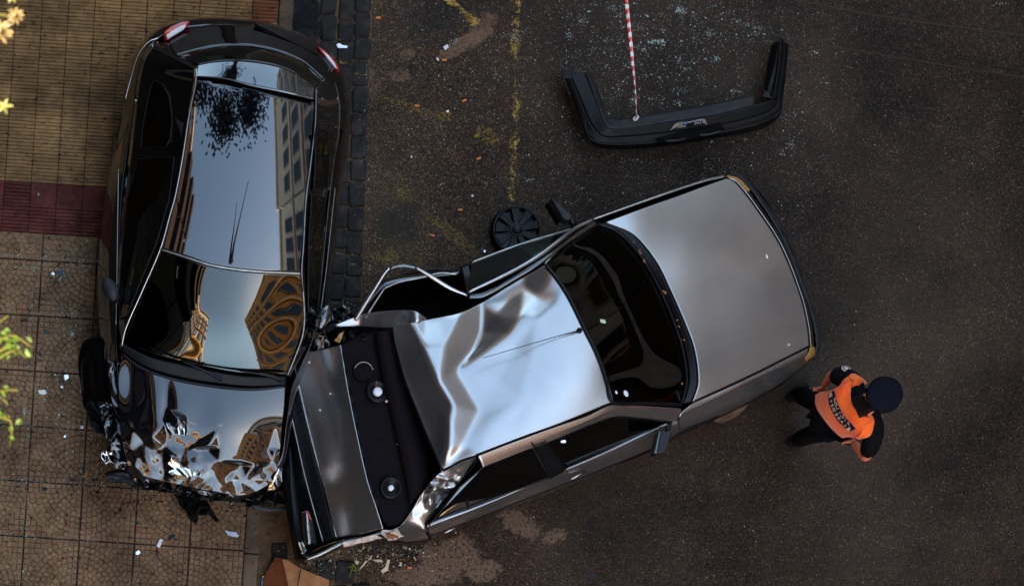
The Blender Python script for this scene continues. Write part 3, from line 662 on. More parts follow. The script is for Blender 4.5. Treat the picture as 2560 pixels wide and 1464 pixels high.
# bonnet with crumpled nose
def tri(x): return np.abs((x % 1)-.5)*2
def crumple(x, y, sc, seed, n_=10, warp=.35):
    rg = np.random.default_rng(seed); out = np.zeros_like(x)
    wx = np.sin(x*5.1*sc/4+1.3)*np.cos(y*4.3*sc/4+.7)*warp/sc*2; wy = np.cos(x*4.7*sc/4)*np.sin(y*5.9*sc/4+2.1)*warp/sc*2
    for k in range(n_):
        a = rg.uniform(0, math.pi); l = sc*(.6+1.2*rg.random()); ph = rg.uniform(0, 9)
        out += (tri((math.cos(a)*(x+wx)+math.sin(a)*(y+wy))*l+ph)-.5)/l*(.7+.6*rg.random())
    return out
def smoothstep(e0, e1, x):
    t_ = np.clip((x-e0)/(e1-e0), 0, 1); return t_*t_*(3-2*t_)
bp = [(303,886,.95),(360,918,.965),(414,945,.975),(512,965,.985),(626,976,.975),(713,968,.962),(297,1000,.90),(301,1077,.86),(324,1180,.70),(471,1216,.70),(615,1236,.68),(690,1200,.715),(706,1060,.905),(500,1020,.99),(400,1060,.94),(600,1090,.94)]
bf = rbf(bp, 120)
def foldy(px): return np.interp(px, [300, 330, 400, 450, 520, 600, 660, 710], [1120, 1090, 1085, 1060, 1105, 1160, 1190, 1150])
rgf = np.random.default_rng(12); fk = []
for yy in range(860, 1260, 42):
    for xx in range(280, 740, 46):
        x_, y_ = xx+rgf.uniform(-13, 13), yy+rgf.uniform(-11, 11); a_ = float(smoothstep(-14, 30, y_-foldy(x_))); fk.append((x_, y_, rgf.uniform(-1, 1)*(.034 if x_ < 530 else .010)*a_))
# hand placed pleats: orange streak, central tent, side notch
fk += [(315,1046,.0),(352,1052,.0),(380,1090,.035),(384,1125,-.02),(335,1075,.01),(445,1048,.05),(420,1085,-.015),(468,1085,-.02),(458,1060,.03),(405,1050,.0),(500,1060,.0),(500,1100,-.02),(560,1110,.0),(520,1120,-.045),(600,1160,-.05),(640,1150,.0),(655,1170,-.04),(690,1130,.02),(668,1120,-.02),(620,1130,.0)]
fbig = facets(fk, 3.4)
fs_ = []
for yy in range(860, 1260, 15):
    for xx in range(280, 740, 16):
        x_, y_ = xx+rgf.uniform(-6, 6), yy+rgf.uniform(-6, 6); a_ = float(smoothstep(0, 45, y_-foldy(x_))); fs_.append((x_, y_, rgf.uniform(-1, 1)*.0045*a_))
fsmall = facets(fs_, 1.8, step=1.5)
def bonz(px, py):
    z = bf(px, py)+fbig(px, py)+fsmall(px, py)
    # broad dent in the middle and soft pleats running back from the crush line
    z = z-.012*np.exp(-(((px-505)/38)**2+((py-1035)/50)**2))-.016*np.exp(-(((px-418)/15)**2+((py-1020)/60)**2))-.02*np.exp(-(((px-330)/26)**2+((py-960)/50)**2))
    return z
panel('bonnet', [(303,886),(360,918),(414,945),(512,965),(626,976),(713,968)], [(324,1180),(377,1194),(471,1216),(528,1226),(615,1236),(690,1200)], [(303,886),(296,940),(297,1000),(301,1077),(312,1137),(324,1180)], [(713,968),(711,1010),(706,1060),(700,1130),(690,1200)], bonz, 230, 190, 'foil', BC, t=.004)
# shredded nose pieces
def scrap(name, pts, z, mat, par, amp=.03, sc=14, n_=24, seed=1, t=.003, label=None):
    sc = sc*.6; amp = amp*1.1
    """crumpled sheet over a four-corner patch (px,py[,z])"""
    q = np.array([(p[0], p[1], p[2] if len(p) > 2 else z) for p in pts], float)
    u = np.linspace(0, 1, n_)[None, :, None]; v = np.linspace(0, 1, n_)[:, None, None]
    g = (1-v)*((1-u)*q[0]+u*q[1])+v*((1-u)*q[3]+u*q[2])
    zz = g[..., 2]+crumple(g[..., 0]/300, g[..., 1]/300, sc, seed, 7)*amp*sc*2
    jx = crumple(g[..., 0]/300+3, g[..., 1]/300, sc*.8, seed+5, 5)*amp*sc*900
    sc = sc
    gx = g[..., 0]+jx*.35; gy = g[..., 1]+np.roll(jx, 3)*.25
    k = (CZ-zz)/F; A = np.stack([CX+(gx+200)*k, CY+(2400-gy)*k, zz], -1)
    kw = {'label': label} if label else {}
    o = mesh(name, A.reshape(-1, 3), grid_faces(n_, n_), mat, par, smooth=True, **kw); solid(o, t); return o
scrap('torn_fender', [(268,900),(300,905),(302,1020),(280,1010)], .86, 'foil', BC, .006, 9, 30, 2)
scrap('torn_fender', [(245,1000),(300,1015),(312,1130),(262,1090)], .74, 'foil', BC, .010, 10, 30, 3)
scrap('headlamp', [(252,1128),(276,1122),(290,1155),(262,1160)], .62, 'lamp', BC, .010, 14, 20, 4, label='crushed left headlamp')
scrap('torn_fender', [(280,1090),(306,1100),(320,1175),(284,1168)], .72, 'foil', BC, .012, 10, 26, 5)
scrap('bumper_scrap', [(262,1180),(330,1172),(350,1215),(276,1205)], .42, 'plastic_worn', BC, .012, 10, 20, 6)
scrap('bumper_scrap', [(300,1192),(460,1222),(470,1238),(330,1216)], .38, 'plastic', BC, .01, 9, 24, 7)
scrap('bumper_scrap', [(460,1222),(630,1242),(640,1262),(470,1240)], .40, 'plastic', BC, .01, 9, 24, 8)
scrap('grille_scrap', [(435,1235),(500,1245),(520,1285),(470,1290)], .22, 'rubber', BC, .012, 12, 24, 9)
scrap('grille_scrap', [(500,1248),(515,1250),(548,1300),(534,1302)], .16, 'rubber', BC, .006, 12, 16, 10)
scrap('grille_scrap', [(465,1280),(495,1280),(492,1305),(484,1306)], .15, 'rubber', BC, .006, 12, 16, 10)
scrap('bumper_scrap', [(610,1240),(712,1205),(716,1262),(630,1268)], .44, 'plastic', BC, .02, 8, 26, 11)
loft('bumper_lip', [[(630,1258,.34),(660,1266,.34),(690,1268,.34),(716,1264,.34)], [(632,1268,.33),(660,1277,.33),(690,1278,.33),(716,1272,.33)]], 20, 4, 'plastic_worn', BC, t=.02)
# right headlamp
hl = loft('headlamp', [[(662,1200,.66),(672,1180,.70),(690,1160,.73),(703,1158,.72)], [(672,1208,.69),(684,1192,.74),(698,1176,.76),(708,1172,.72)], [(668,1226,.64),(690,1222,.66),(706,1205,.66),(711,1185,.64)]], 30, 20, 'lamp', BC, t=.004, label='bright right headlamp')
for k in range(4): tube('reflector_rib', [(684+k*6, 1186-k*3, .765), (686+k*6, 1215-k*4, .70)], .0035, 'white' if k % 2 else 'trim', hl, n=5)
for k in range(6): scrap('nose_shard', [(335+k*52, 1196+k*6), (372+k*52, 1196+k*6), (376+k*52, 1220+k*6), (340+k*52, 1216+k*6)], .62, 'foil', BC, .012, 13, 22, 20+k)
scrap('nose_shard', [(418,1058),(462,1050),(470,1085),(430,1090)], .98, 'lamp', BC, .010, 12, 26, 31, label='torn bright flap of bonnet skin')
scrap('nose_shard', [(425,1135),(500,1125),(500,1190),(430,1185)], .84, 'lamp', BC, .012, 14, 30, 33, label='torn bright flap of bonnet skin')
# tail lights
def lens(pts, z, par=BC, inner=None, nm='tail_light'):
    o = poly(nm, [(x, y, zz) for x, y, zz in pts], 'red', par, h=.03); bevel(o, .006, 2)
    if inner: poly('clear_strip', inner, 'white', o, h=.02)
    return o
lens([(409,80,.93),(425,67,.93),(452,55,.93),(475,53,.93),(470,64,.955),(447,79,.955),(421,97,.955),(411,98,.94)], 0, inner=[(416,88,.952),(430,78,.955),(452,66,.956),(466,62,.953),(460,72,.962),(440,84,.963),(419,97,.962)])
lens([(793,114,.93),(812,125,.93),(832,144,.93),(846,164,.93),(848,180,.93),(842,172,.955),(826,150,.955),(806,132,.955)], 0, inner=[(806,127,.953),(820,138,.955),(836,158,.956),(843,172,.955),(836,164,.963),(820,146,.963)])
# mirrors
def mirror(pts, base, par=BC, mat='plastic_worn'):
    o = tube('wing_mirror', pts, [.02, .055, .065, .03], mat, par, samples=10, n=12, flat=.7); tube('mirror_arm', base, .018, 'plastic', o, samples=6); return o
mirror([(262,693,.98),(272,715,.98),(283,735,.98),(292,748,.98)], [(285,738,.96),(300,760,.93)])
mirror([(822,762,.98),(813,785,.98),(803,806,.98),(796,820,.98)], [(800,812,.96),(785,825,.93)], mat='black')
# wheels
def wheel(c, rz, tiltx, par, rr=.30, wdt=.19, label=None):
    prof = [(rr*.62, -wdt/2), (rr*.9, -wdt/2), (rr*.98, -wdt*.42), (rr, -wdt*.25), (rr, wdt*.25), (rr*.98, wdt*.42), (rr*.9, wdt/2), (rr*.62, wdt/2)]
    w_ = lathe('wheel', prof, c, 'rubber', par, n=40, tilt=(R(90)+tiltx, 0, rz))
    if label: w_['label'] = label
    lathe('rim', [(rr*.63, wdt*.45), (rr*.58, wdt*.35), (rr*.2, wdt*.30), (0.01, wdt*.36)], c, 'steel', w_, n=24, tilt=(R(90)+tiltx, 0, rz))
    lathe('hub', [(rr*.63, -wdt*.45), (rr*.55, -wdt*.2), (rr*.2, -wdt*.25), (0.01, -wdt*.2)], c, 'plastic', w_, n=24, tilt=(R(90)+tiltx, 0, rz)); return w_
wheel(P(246, 940, .31), R(90+8), R(9), BC, label='front left wheel torn outwards')
wheel(P(690, 1000, .30), R(90), 0, BC); wheel(P(345, 275, .42), R(90), 0, BC); wheel(P(800, 275, .42), R(90), 0, BC)
scrap('torn_liner', [(210,1015),(285,1000),(300,1110),(235,1075)], .45, 'plastic', BC, .015, 9, 26, 41)
tube('door_edge', [(272,820,.90),(268,850,.85),(262,870,.8),(264,900,.78)], .006, 'plastic_worn', BC, samples=14)
# crumpled glossy flap between the cars
scrap('crumpled_wing', [(825,795,.80),(866,764,.84),(886,792,.80),(850,812,.78)], 0, 'foil', BC, .012, 12, 26, 51)
scrap('crumpled_wing', [(792,835,.8),(812,830,.84),(822,862,.8),(790,872,.78)], 0, 'foil', BC, .010, 12, 22, 52)
# interior glimpses
poly('dashboard', [P(330, 860, .86), P(700, 930, .86), P(705, 850, .9), P(350, 790, .9)], 'plastic', BC, world=True, h=.1)
# ================================================================ GREY SALOON
GC = root('crashed_saloon', P(1400, 930, 0), 'silver grey saloon with a dented roof and missing rear window', 'car')
gm = [(1482,551),(1560,522),(1638,493),(1730,464),(1810,438),(1852,436),(1905,487),(1965,592),(2009,698),(2038,794),(2047,862),(2040,886),(2018,903),(1956,956),(1879,998),(1783,1043),(1696,1080),(1642,1119),(1500,1178),(1350,1236),(1200,1292),(1078,1342),(1004,1350),(953,1341),(870,1356),(800,1386),(763,1400),(746,1390),(728,1240),(722,1100),(716,985),(714,900),(760,860),(838,822),(905,792),(965,700),(1060,678),(1165,665),(1240,635),(1330,605),(1418,575)]
gz = [.70]*5+[.55]*7+[.60]*6+[.55]*4+[.60]*6+[.6]*6+[.7]*7; gz = (gz+[.6]*60)[:len(gm)]
gw = PP([(x, y, z) for (x, y), z in zip(gm, gz)]); g0 = np.mean(gw, 0)
def ginset(d, z):
    c = cr(gw, 120, True)[:, :2]; out = []
    for i in range(120):
        t_ = c[(i+1) % 120]-c[i-1]; t_ /= np.linalg.norm(t_); nrm = np.array([-t_[1], t_[0]])
        nrm *= -1 if np.dot(nrm, c[i]-g0[:2]) > 0 and False else 1
        out.append(c[i]+nrm*0)
    # simple shrink along the outline normal
    out = []
    for i in range(120):
        t_ = c[(i+1) % 120]-c[i-1]; t_ /= np.linalg.norm(t_); nrm = np.array([t_[1], -t_[0]]); out.append((*(c[i]+nrm*d), z))
    return out
loft('body', [cr(gw, 120, True), ginset(.01, .42), ginset(.09, .22)], 200, 12, 'plastic', GC, closed=True, world=True)
poly('underbody', ginset(.10, .26), 'dark', GC, world=True, h=.04)
poly('cabin_floor', [P(*q_) for q_ in [(960,830,.45),(1160,700,.45),(1480,570,.45),(1600,620,.45),(1700,950,.45),(1640,1080,.45),(1100,1300,.45),(985,1320,.45)]], 'dark', GC, world=True, h=.03)
# --- bonnet
bt = [(1513,556),(1664,501),(1816,447)]; bb = [(1731,1003),(1880,935),(2022,864)]
blf = [(1513,556),(1581,585),(1638,651),(1677,728),(1711,805),(1735,872),(1745,955),(1731,1003)]; brr = [(1816,447),(1836,455),(1893,527),(1951,618),(1999,738),(2017,815),(2022,864)]
bz = rbf([(1513,556,.91),(1664,501,.865),(1816,447,.79),(1731,1003,.91),(1880,935,.865),(2022,864,.78),(1638,651,.955),(1711,805,.97),(1745,955,.945),(1581,585,.94),(1893,527,.80),(1951,618,.80),(1999,738,.80),(2017,815,.795),(1780,640,.92),(1830,760,.915),(1860,860,.90),(1720,560,.895),(1700,640,.945),(1760,760,.945),(1920,700,.86),(1800,930,.92)], 70)
o = panel('bonnet', bt, bb, blf, brr, bz, 90, 110, 'grey', GC, t=.012)
# fender tops
loft('front_wing', [[(1484,549,.915),(1510,541,.91),(1640,495,.865),(1760,455,.81),(1814,443,.785)], [(1482,546,.90),(1508,537,.90),(1638,490,.85),(1760,449,.79),(1812,437,.765)], [(1482,549,.84),(1508,541,.80),(1638,494,.74),(1760,453,.70),(1811,440,.69)]], 60, 12, 'grey', GC, t=.006)
loft('front_wing', [[(1733,1007,.905),(1880,940,.86),(2020,868,.78)], [(1700,1034,.895),(1800,988,.88),(1880,950,.85),(1960,912,.80),(2018,882,.765)], [(1698,1048,.85),(1800,1000,.83),(1880,962,.80),(1960,922,.76),(2018,890,.73)], [(1697,1066,.76),(1800,1024,.74),(1880,985,.71),(1956,944,.68),(2016,902,.66)], [(1696,1080,.60),(1783,1045,.58),(1879,1000,.56),(1956,957,.56),(2018,905,.56)]], 90, 24, 'grey', GC, t=.006)
loft('front_wing_skirt', [[(1696,1080,.605),(1783,1045,.585),(1879,1000,.565),(1956,957,.565),(2018,905,.565)], [(1696,1086,.42),(1783,1050,.40),(1879,1004,.40),(1956,960,.40),(2018,908,.40)]], 40, 6, 'trim', GC, t=.006)
# headlamp strip + bumper
loft('headlamp_strip', [[(1820,446,.775),(1840,453,.785),(1897,525,.785),(1955,616,.785),(2003,737,.785),(2021,813,.78),(2027,866,.77)], [(1822,441,.74),(1846,450,.74),(1904,522,.74),(1962,613,.74),(2010,735,.74),(2029,812,.735),(2034,868,.73)]], 70, 8, 'chrome', GC, t=.006)
loft('turn_signal', [[(1818,443,.77),(1840,448,.77),(1870,478,.77)], [(1816,438,.74),(1846,446,.735),(1876,476,.735)]], 16, 5, 'amber', GC, t=.01)
loft('turn_signal', [[(2026,866,.775),(2022,880,.77),(2012,896,.765)], [(2037,868,.73),(2034,886,.73),(2016,902,.72)]], 16, 5, 'amber', GC, t=.01)
loft('front_bumper', [[(1816,437,.63),(1846,441,.64),(1902,510,.64),(1960,606,.64),(2007,722,.64),(2032,806,.64),(2040,866,.64),(2030,895,.62)], [(1817,434,.60),(1852,437,.62),(1908,502,.62),(1967,598,.62),(2012,716,.62),(2040,800,.62),(2048,866,.62),(2036,898,.60)], [(1818,436,.52),(1854,440,.52),(1910,505,.52),(1969,600,.52),(2014,718,.52),(2042,802,.52),(2049,868,.52),(2038,899,.52)], [(1818,441,.38),(1850,446,.36),(1906,510,.36),(1964,604,.36),(2010,722,.36),(2036,804,.36),(2042,868,.36),(2032,898,.38)]], 90, 18, 'plastic_worn', GC, t=.01)
tube('bumper_gap', [(1838,450,.70),(1899,520,.70),(1958,613,.70),(2006,733,.70),(2026,812,.70),(2032,868,.70)], .010, 'dark', GC, samples=50)
# shut lines
tube('bonnet_shut_line', [(1513,554,.914),(1664,499,.872),(1817,445,.79)], .0035, 'dark', GC, samples=40, n=5)
tube('bonnet_shut_line', [(1731,1006,.914),(1880,938,.872),(2022,867,.787)], .0035, 'dark', GC, samples=40, n=5)
# cowl + windscreen
loft('cowl_panel', [[(1496,560,.915),(1540,574,.915),(1596,630,.92),(1642,700,.925),(1684,790,.93),(1712,870,.93),(1722,950,.92),(1708,1008,.90)], [(1514,557,.905),(1578,584,.93),(1636,651,.945),(1675,728,.955),(1709,805,.96),(1733,872,.955),(1743,955,.935),(1728,1005,.905)]], 60, 6, 'trim', GC, t=.012)
wtop = [(1363,663,1.255),(1412,729,1.33),(1456,815,1.365),(1494,892,1.37),(1518,958,1.36),(1531,1003,1.33)]
wlow = [(1494,563,.93),(1536,578,.94),(1590,632,.945),(1634,700,.95),(1675,790,.955),(1702,870,.955),(1712,950,.94),(1702,1006,.92)]
wmd = [(1425,610,1.11),(1475,655,1.16),(1525,725,1.18),(1568,795,1.185),(1600,880,1.175),(1615,1004,1.135)]
M['gwind'] = glass('green_windscreen_glass', (.16, .22, .19), .01, 1.38)
o = loft('windscreen', [wtop, wmd, wlow], 60, 30, 'glass', GC, t=.005); o.data.materials[0] = M['gwind']
tube('windscreen_seal', [(1363,661,1.27),(1412,727,1.345),(1456,813,1.38),(1494,890,1.385),(1518,958,1.375),(1530,1004,1.35),(1615,1007,1.15),(1704,1010,.935)], .011, 'trim', GC, samples=70, n=6)
tube('windscreen_seal', [(1494,560,.94),(1540,577,.95),(1594,630,.955),(1638,700,.96),(1679,790,.965),(1706,870,.965),(1717,950,.95),(1704,1010,.935)], .010, 'trim', GC, samples=60, n=6)
for c, r_ in (((1565,983), .026), ((1541,980), .014)): 
    k_ = lathe('sticker', [(r_, 0), (r_*.6, .002), (.001, .002)], P(c[0], c[1], 1.287 if r_ > .02 else 1.325), 'white', o, n=20, tilt=(0, R(32), R(22)))
M['palegreen'] = simple('pale_sticker', (.45, .62, .42), .5, .1)
poly('sticker', [(1500,797,1.31),(1513,799,1.30),(1515,808,1.29),(1502,806,1.30)], 'palegreen', o, h=.002)
poly('sticker', [(1396,655,1.215),(1403,655,1.21),(1403,665,1.215),(1396,666,1.22)], 'palegreen', o, h=.002)
for pts in ([(1590,880,.99),(1640,905,.985),(1680,950,.97),(1700,1000,.95)], [(1550,640,1.0),(1590,700,.99),(1630,780,.985),(1665,860,.98)]): tube('wiper', pts, [.006, .007, .008, .009], 'trim', GC, samples=20, n=6)
poly('dashboard', [P(*q_) for q_ in [(1500,590,.88),(1560,620,.9),(1640,760,.9),(1690,990,.88),(1600,1000,.88),(1540,800,.88),(1450,640,.88)]], 'plastic', GC, world=True, h=.12)
for cx, cy in ((1330, 800), (1420, 960)):
    s_ = loft('seat', [[(cx-70,cy-50,.85),(cx-30,cy-66,1.0),(cx-10,cy-70,.72),(cx+70,cy-90,.66)], [(cx-50,cy+10,.86),(cx-8,cy-6,1.02),(cx+10,cy-10,.74),(cx+95,cy-30,.68)], [(cx-30,cy+60,.85),(cx+10,cy+50,1.0),(cx+30,cy+46,.72),(cx+115,cy+26,.66)]], 20, 14, 'seatcloth', GC, t=.06)
st = tube('steering_wheel', [P(1505+46*math.cos(a), 730+54*math.sin(a), .98+.08*math.cos(a)) for a in np.linspace(0, 2*math.pi, 24, endpoint=False)], .013, 'plastic', GC, world=True, closed=True)
# --- roof
RP = [(982,816,1.06),(987,850,1.07),(1012,943,1.10),(1050,1040,1.13),(1079,1111,1.17),(1105,1172,1.25),
 (1030,812,1.20),(1060,870,1.265),(1098,957,1.30),(1132,1013,1.325),(1122,1060,1.33),(1119,1122,1.325),
 (1023,808,1.19),(1068,799,1.17),(1110,789,1.175),(1153,782,1.19),(1112,865,1.272),(1100,800,1.185),(1205,756,1.13),(1267,717,1.15),(1315,690,1.18),(1363,661,1.25),
 (1203,830,1.155),(1180,882,1.196),(1140,928,1.246),(1275,832,1.31),(1344,742,1.275),(1300,790,1.315),(1240,785,1.195),(1267,750,1.17),(1310,718,1.19),(1380,690,1.30),(1400,760,1.355),(1340,800,1.345),
 (1283,880,1.305),(1245,950,1.293),(1200,1030,1.293),(1160,1112,1.31),(1330,900,1.345),(1300,1000,1.347),(1230,1060,1.338),(1400,850,1.375),(1390,960,1.38),(1450,960,1.385),(1330,1040,1.362),
 (1194,1134,1.335),(1300,1093,1.352),(1400,1057,1.357),(1531,1004,1.345),(1412,727,1.345),(1456,813,1.375),(1494,890,1.38),(1518,958,1.37),
 (1075,985,1.215),(1090,1022,1.235),(1085,1050,1.20)]
ix = {p[:2]: i for i, p in enumerate(RP)}
E_ = [((1030,812),(1060,870)),((1060,870),(1098,957)),((1098,957),(1132,1013)),((1132,1013),(1122,1060)),((1122,1060),(1119,1122)),((1153,782),(1112,865)),((1112,865),(1098,957)),((1205,756),(1203,830)),((1203,830),(1180,882)),((1180,882),(1140,928)),((1140,928),(1098,957)),((1140,928),(1275,832)),((1275,832),(1300,790)),((1300,790),(1344,742)),((1275,832),(1283,880)),((1283,880),(1245,950)),((1245,950),(1200,1030)),((1200,1030),(1160,1112)),((1132,1013),(1090,1022))]
rf = facets(RP, 7.0, [(ix[a], ix[b_]) for a, b_ in E_], sigma2=26, mask=lambda X, Y: smoothstep(1330, 1400, X+.25*(Y-850)))
rtop = [(982,816),(1023,808),(1068,799),(1154,780),(1205,756),(1267,718),(1363,661)]
rbot = [(1105,1172),(1119,1166),(1194,1134),(1300,1093),(1400,1057),(1531,1004)]
panel('roof', rtop, rbot, [(982,816),(987,850),(1012,943),(1050,1040),(1079,1111),(1105,1172)], [(1363,661),(1412,727),(1456,813),(1494,890),(1518,958),(1531,1004)], rf, 170, 150, 'grey', GC, t=.006)
tube('roof_drip_seam', [(1109,1176,1.262),(1119,1170,1.30),(1150,1152,1.33),(1194,1137,1.348),(1300,1096,1.356),(1400,1060,1.356),(1470,1036,1.352),(1531,1007,1.345),(1600,1008,1.18),(1700,1014,.94)], .008, 'dark', GC, samples=90, n=6)
tube('rear_roof_edge', [(982,818,1.045),(987,852,1.055),(1012,945,1.10),(1050,1042,1.13),(1079,1113,1.17),(1105,1173,1.25)], .014, 'trim', GC, samples=40)
a_ = lathe('aerial', [(.022, 0), (.022, .006), (.012, .022), (.001, .026)], P(1448, 826, 1.375), 'plastic', GC, n=14)
tube('mast', [(1448,826,1.395),(1400,838,1.40),(1208,894,1.43)], [.006, .003, .0022], 'trim', a_, n=6)
tube('roof_crease_highlight', [(1153,783,1.166),(1146,806,1.20),(1130,835,1.235),(1112,868,1.258),(1101,900,1.268),(1098,930,1.268),(1098,955,1.25)], [.002, .0035, .004, .004, .0045, .004, .002], 'chrome', GC, samples=40, n=6)  # chrome strip added as the glint along this crease
# --- near side (facing the camera): cant rail, pillars, glass, doors
loft('cant_rail', [[(1192,1137,1.335),(1300,1098,1.345),(1400,1062,1.345),(1470,1038,1.34),(1529,1012,1.33),(1600,1013,1.17),(1660,1017,1.03),(1702,1020,.92)], [(1200,1150,1.315),(1300,1112,1.325),(1400,1076,1.325),(1470,1050,1.32),(1532,1024,1.30),(1600,1024,1.15),(1660,1030,1.0),(1698,1036,.90)], [(1206,1168,1.27),(1300,1130,1.28),(1400,1092,1.28),(1465,1064,1.27),(1534,1040,1.25),(1600,1044,1.10),(1655,1050,.96),(1690,1056,.88)]], 100, 16, 'grey', GC, t=.008)
for nm, q_ in (('rear_door_window', [(1212,1163,1.275),(1330,1116,1.28),(1374,1192,.935),(1070,1312,.90),(1095,1285,.96),(1150,1215,1.14)]), ('front_door_window', [(1356,1108,1.28),(1460,1064,1.27),(1534,1040,1.24),(1600,1044,1.10),(1660,1052,.94),(1640,1070,.92),(1420,1163,.92)])):
    o = poly(nm, q_, 'glass_dark', GC, h=.006)
    tube('window_seal', q_, .007, 'trim', o, closed=True, n=6)
loft('door_pillar', [[(1330,1112,1.30),(1345,1140,1.17),(1362,1172,1.02),(1374,1196,.92)], [(1362,1100,1.30),(1384,1128,1.17),(1402,1152,1.02),(1420,1172,.92)]], 16, 6, 'trim', GC, t=.012)
loft('window_divider', [[(1149,1216,1.13),(1158,1240,1.03),(1168,1270,.92)], [(1156,1212,1.13),(1166,1240,1.03),(1176,1268,.92)]], 10, 3, 'trim', GC, t=.01)
loft('door_shoulder', [[(1066,1310,.905),(1200,1262,.92),(1372,1188,.925),(1500,1134,.925),(1655,1062,.92),(1696,1050,.90)], [(1068,1317,.89),(1200,1268,.90),(1372,1195,.905),(1500,1141,.905),(1655,1071,.90),(1697,1060,.88)], [(1070,1330,.74),(1200,1283,.74),(1350,1221,.74),(1500,1160,.74),(1642,1100,.74),(1697,1074,.72)], [(1076,1342,.55),(1200,1293,.54),(1350,1237,.54),(1500,1179,.54),(1642,1120,.54),(1697,1085,.55)]], 100, 24, 'grey', GC, t=.008, label='near side doors of the grey saloon')
tube('window_chrome', [(1072,1313,.912),(1200,1265,.922),(1372,1191,.928),(1500,1137,.928),(1653,1066,.922)], .006, 'chrome', GC, samples=60, n=6)
tube('rubbing_strip', [(1078,1337,.62),(1200,1290,.62),(1350,1231,.62),(1500,1173,.62),(1642,1113,.62),(1790,1040,.62)], .012, 'plastic', GC, samples=60, n=6)
tube('door_seam', [(1330,1106,1.33),(1345,1128,1.24),(1372,1180,.98),(1398,1180,.90),(1400,1214,.56)], .005, 'dark', GC, samples=30, n=5)
tube('door_seam', [(1193,1134,1.345),(1196,1146,1.31),(1160,1192,1.16),(1100,1262,.98),(1068,1302,.92),(1064,1322,.86),(1076,1345,.56)], .008, 'dark', GC, samples=40, n=6)
for a, b_ in (((1109, 1332), (1147, 1315)), ((1428, 1197), (1463, 1178))): tube('door_handle', [(a[0], a[1], .79), (b_[0], b_[1], .79)], .007, 'chrome', GC, n=6)
# near mirror + far mirror
o = poly('wing_mirror', [(1652,1076,1.0),(1682,1076,1.0),(1665,1130,1.0),(1642,1134,1.0)], 'plastic_worn', GC, h=.11); bevel(o, .012)
poly('mirror_glass', [(1648,1078,.99),(1653,1078,.99),(1642,1133,.99),(1636,1132,.99)], 'glass_dark', o, h=.09); tube('mirror_arm', [(1668,1078,.94),(1674,1056,.90)], .022, 'trim', o, n=8)
o = poly('wing_mirror', [(1379,496,1.0),(1388,498,1.0),(1431,538,1.0),(1424,550,1.0),(1408,545,1.0)], 'plastic_worn', GC, h=.10, label='far wing mirror swung outwards'); bevel(o, .012)
poly('mirror_glass', [(1370,505,.97),(1379,498,.975),(1408,546,.975),(1400,553,.96)], 'rubber', o, h=.08); tube('mirror_arm', [(1424,544,.95),(1436,566,.92)], .028, 'trim', o, n=8)
# --- rear quarter, crumpled
qz = rbf([(1109,1172,1.24),(1150,1152,1.30),(1191,1138,1.30),(1188,1155,1.24),(1150,1205,1.12),(1095,1270,.96),(1064,1306,.90),(1062,1325,.86),(1074,1343,.56),(1080,1200,1.12),(1050,1240,1.02),(1029,1276,.95),(1004,1310,.91),(975,1326,.89),(1004,1350,.60),(1045,1348,.60),(1120,1200,1.14),(1108,1215,1.05),(1090,1225,1.10),(1130,1180,1.20),(1095,1250,1.0),(1060,1280,.95),(1030,1300,.92),(1135,1195,1.13)], 5)
def qzz(px, py):
    a = np.exp(-(((px-1105)/45)**2+((py-1225)/50)**2)); return qz(px, py)+a*(crumple(px/300, py/300, 7, 77, 6)*.35)
panel('rear_quarter', [(1109,1172),(1150,1152),(1191,1138)], [(975,1328),(1004,1350),(1045,1349),(1074,1343)], [(1109,1172),(1080,1200),(1050,1240),(1029,1276),(1004,1310),(975,1328)], [(1191,1138),(1188,1158),(1150,1205),(1095,1270),(1064,1306),(1074,1343)], qzz, 80, 80, 'grey', GC, t=.006)
loft('rear_wing', [[(765,1392,.80),(800,1378,.83),(858,1352,.86),(905,1342,.87),(960,1326,.88),(985,1322,.88)], [(762,1400,.78),(802,1386,.82),(860,1358,.85),(905,1346,.865),(960,1334,.865),(985,1328,.865)], [(762,1404,.70),(803,1391,.72),(862,1362,.74),(905,1352,.75),(955,1343,.76),(1000,1345,.70)], [(768,1404,.45),(805,1392,.42),(870,1364,.42),(905,1356,.45),(953,1347,.5),(1004,1352,.5)]], 60, 20, 'black', GC, t=.006)
tube('wing_highlight', [(765,1397,.81),(800,1384,.84),(830,1370,.855),(856,1358,.86)], [.012, .016, .015, .010], 'steel', GC, samples=20)
scrap('torn_skin', [(855,1356,.87),(940,1334,.90),(955,1345,.86),(858,1366,.84)], 0, 'filler', GC, .006, 12, 24, 61, label='torn pale body filler edge')
scrap('torn_skin', [(956,1330,.93),(990,1320,.94),(1008,1340,.90),(968,1350,.87)], 0, 'filler', GC, .014, 14, 24, 62, label='torn pale body filler lump')
scrap('rust_patch', [(966,1330,.945),(994,1328,.945),(992,1343,.94),(968,1342,.94)], 0, 'rust', GC, .008, 14, 16, 63)
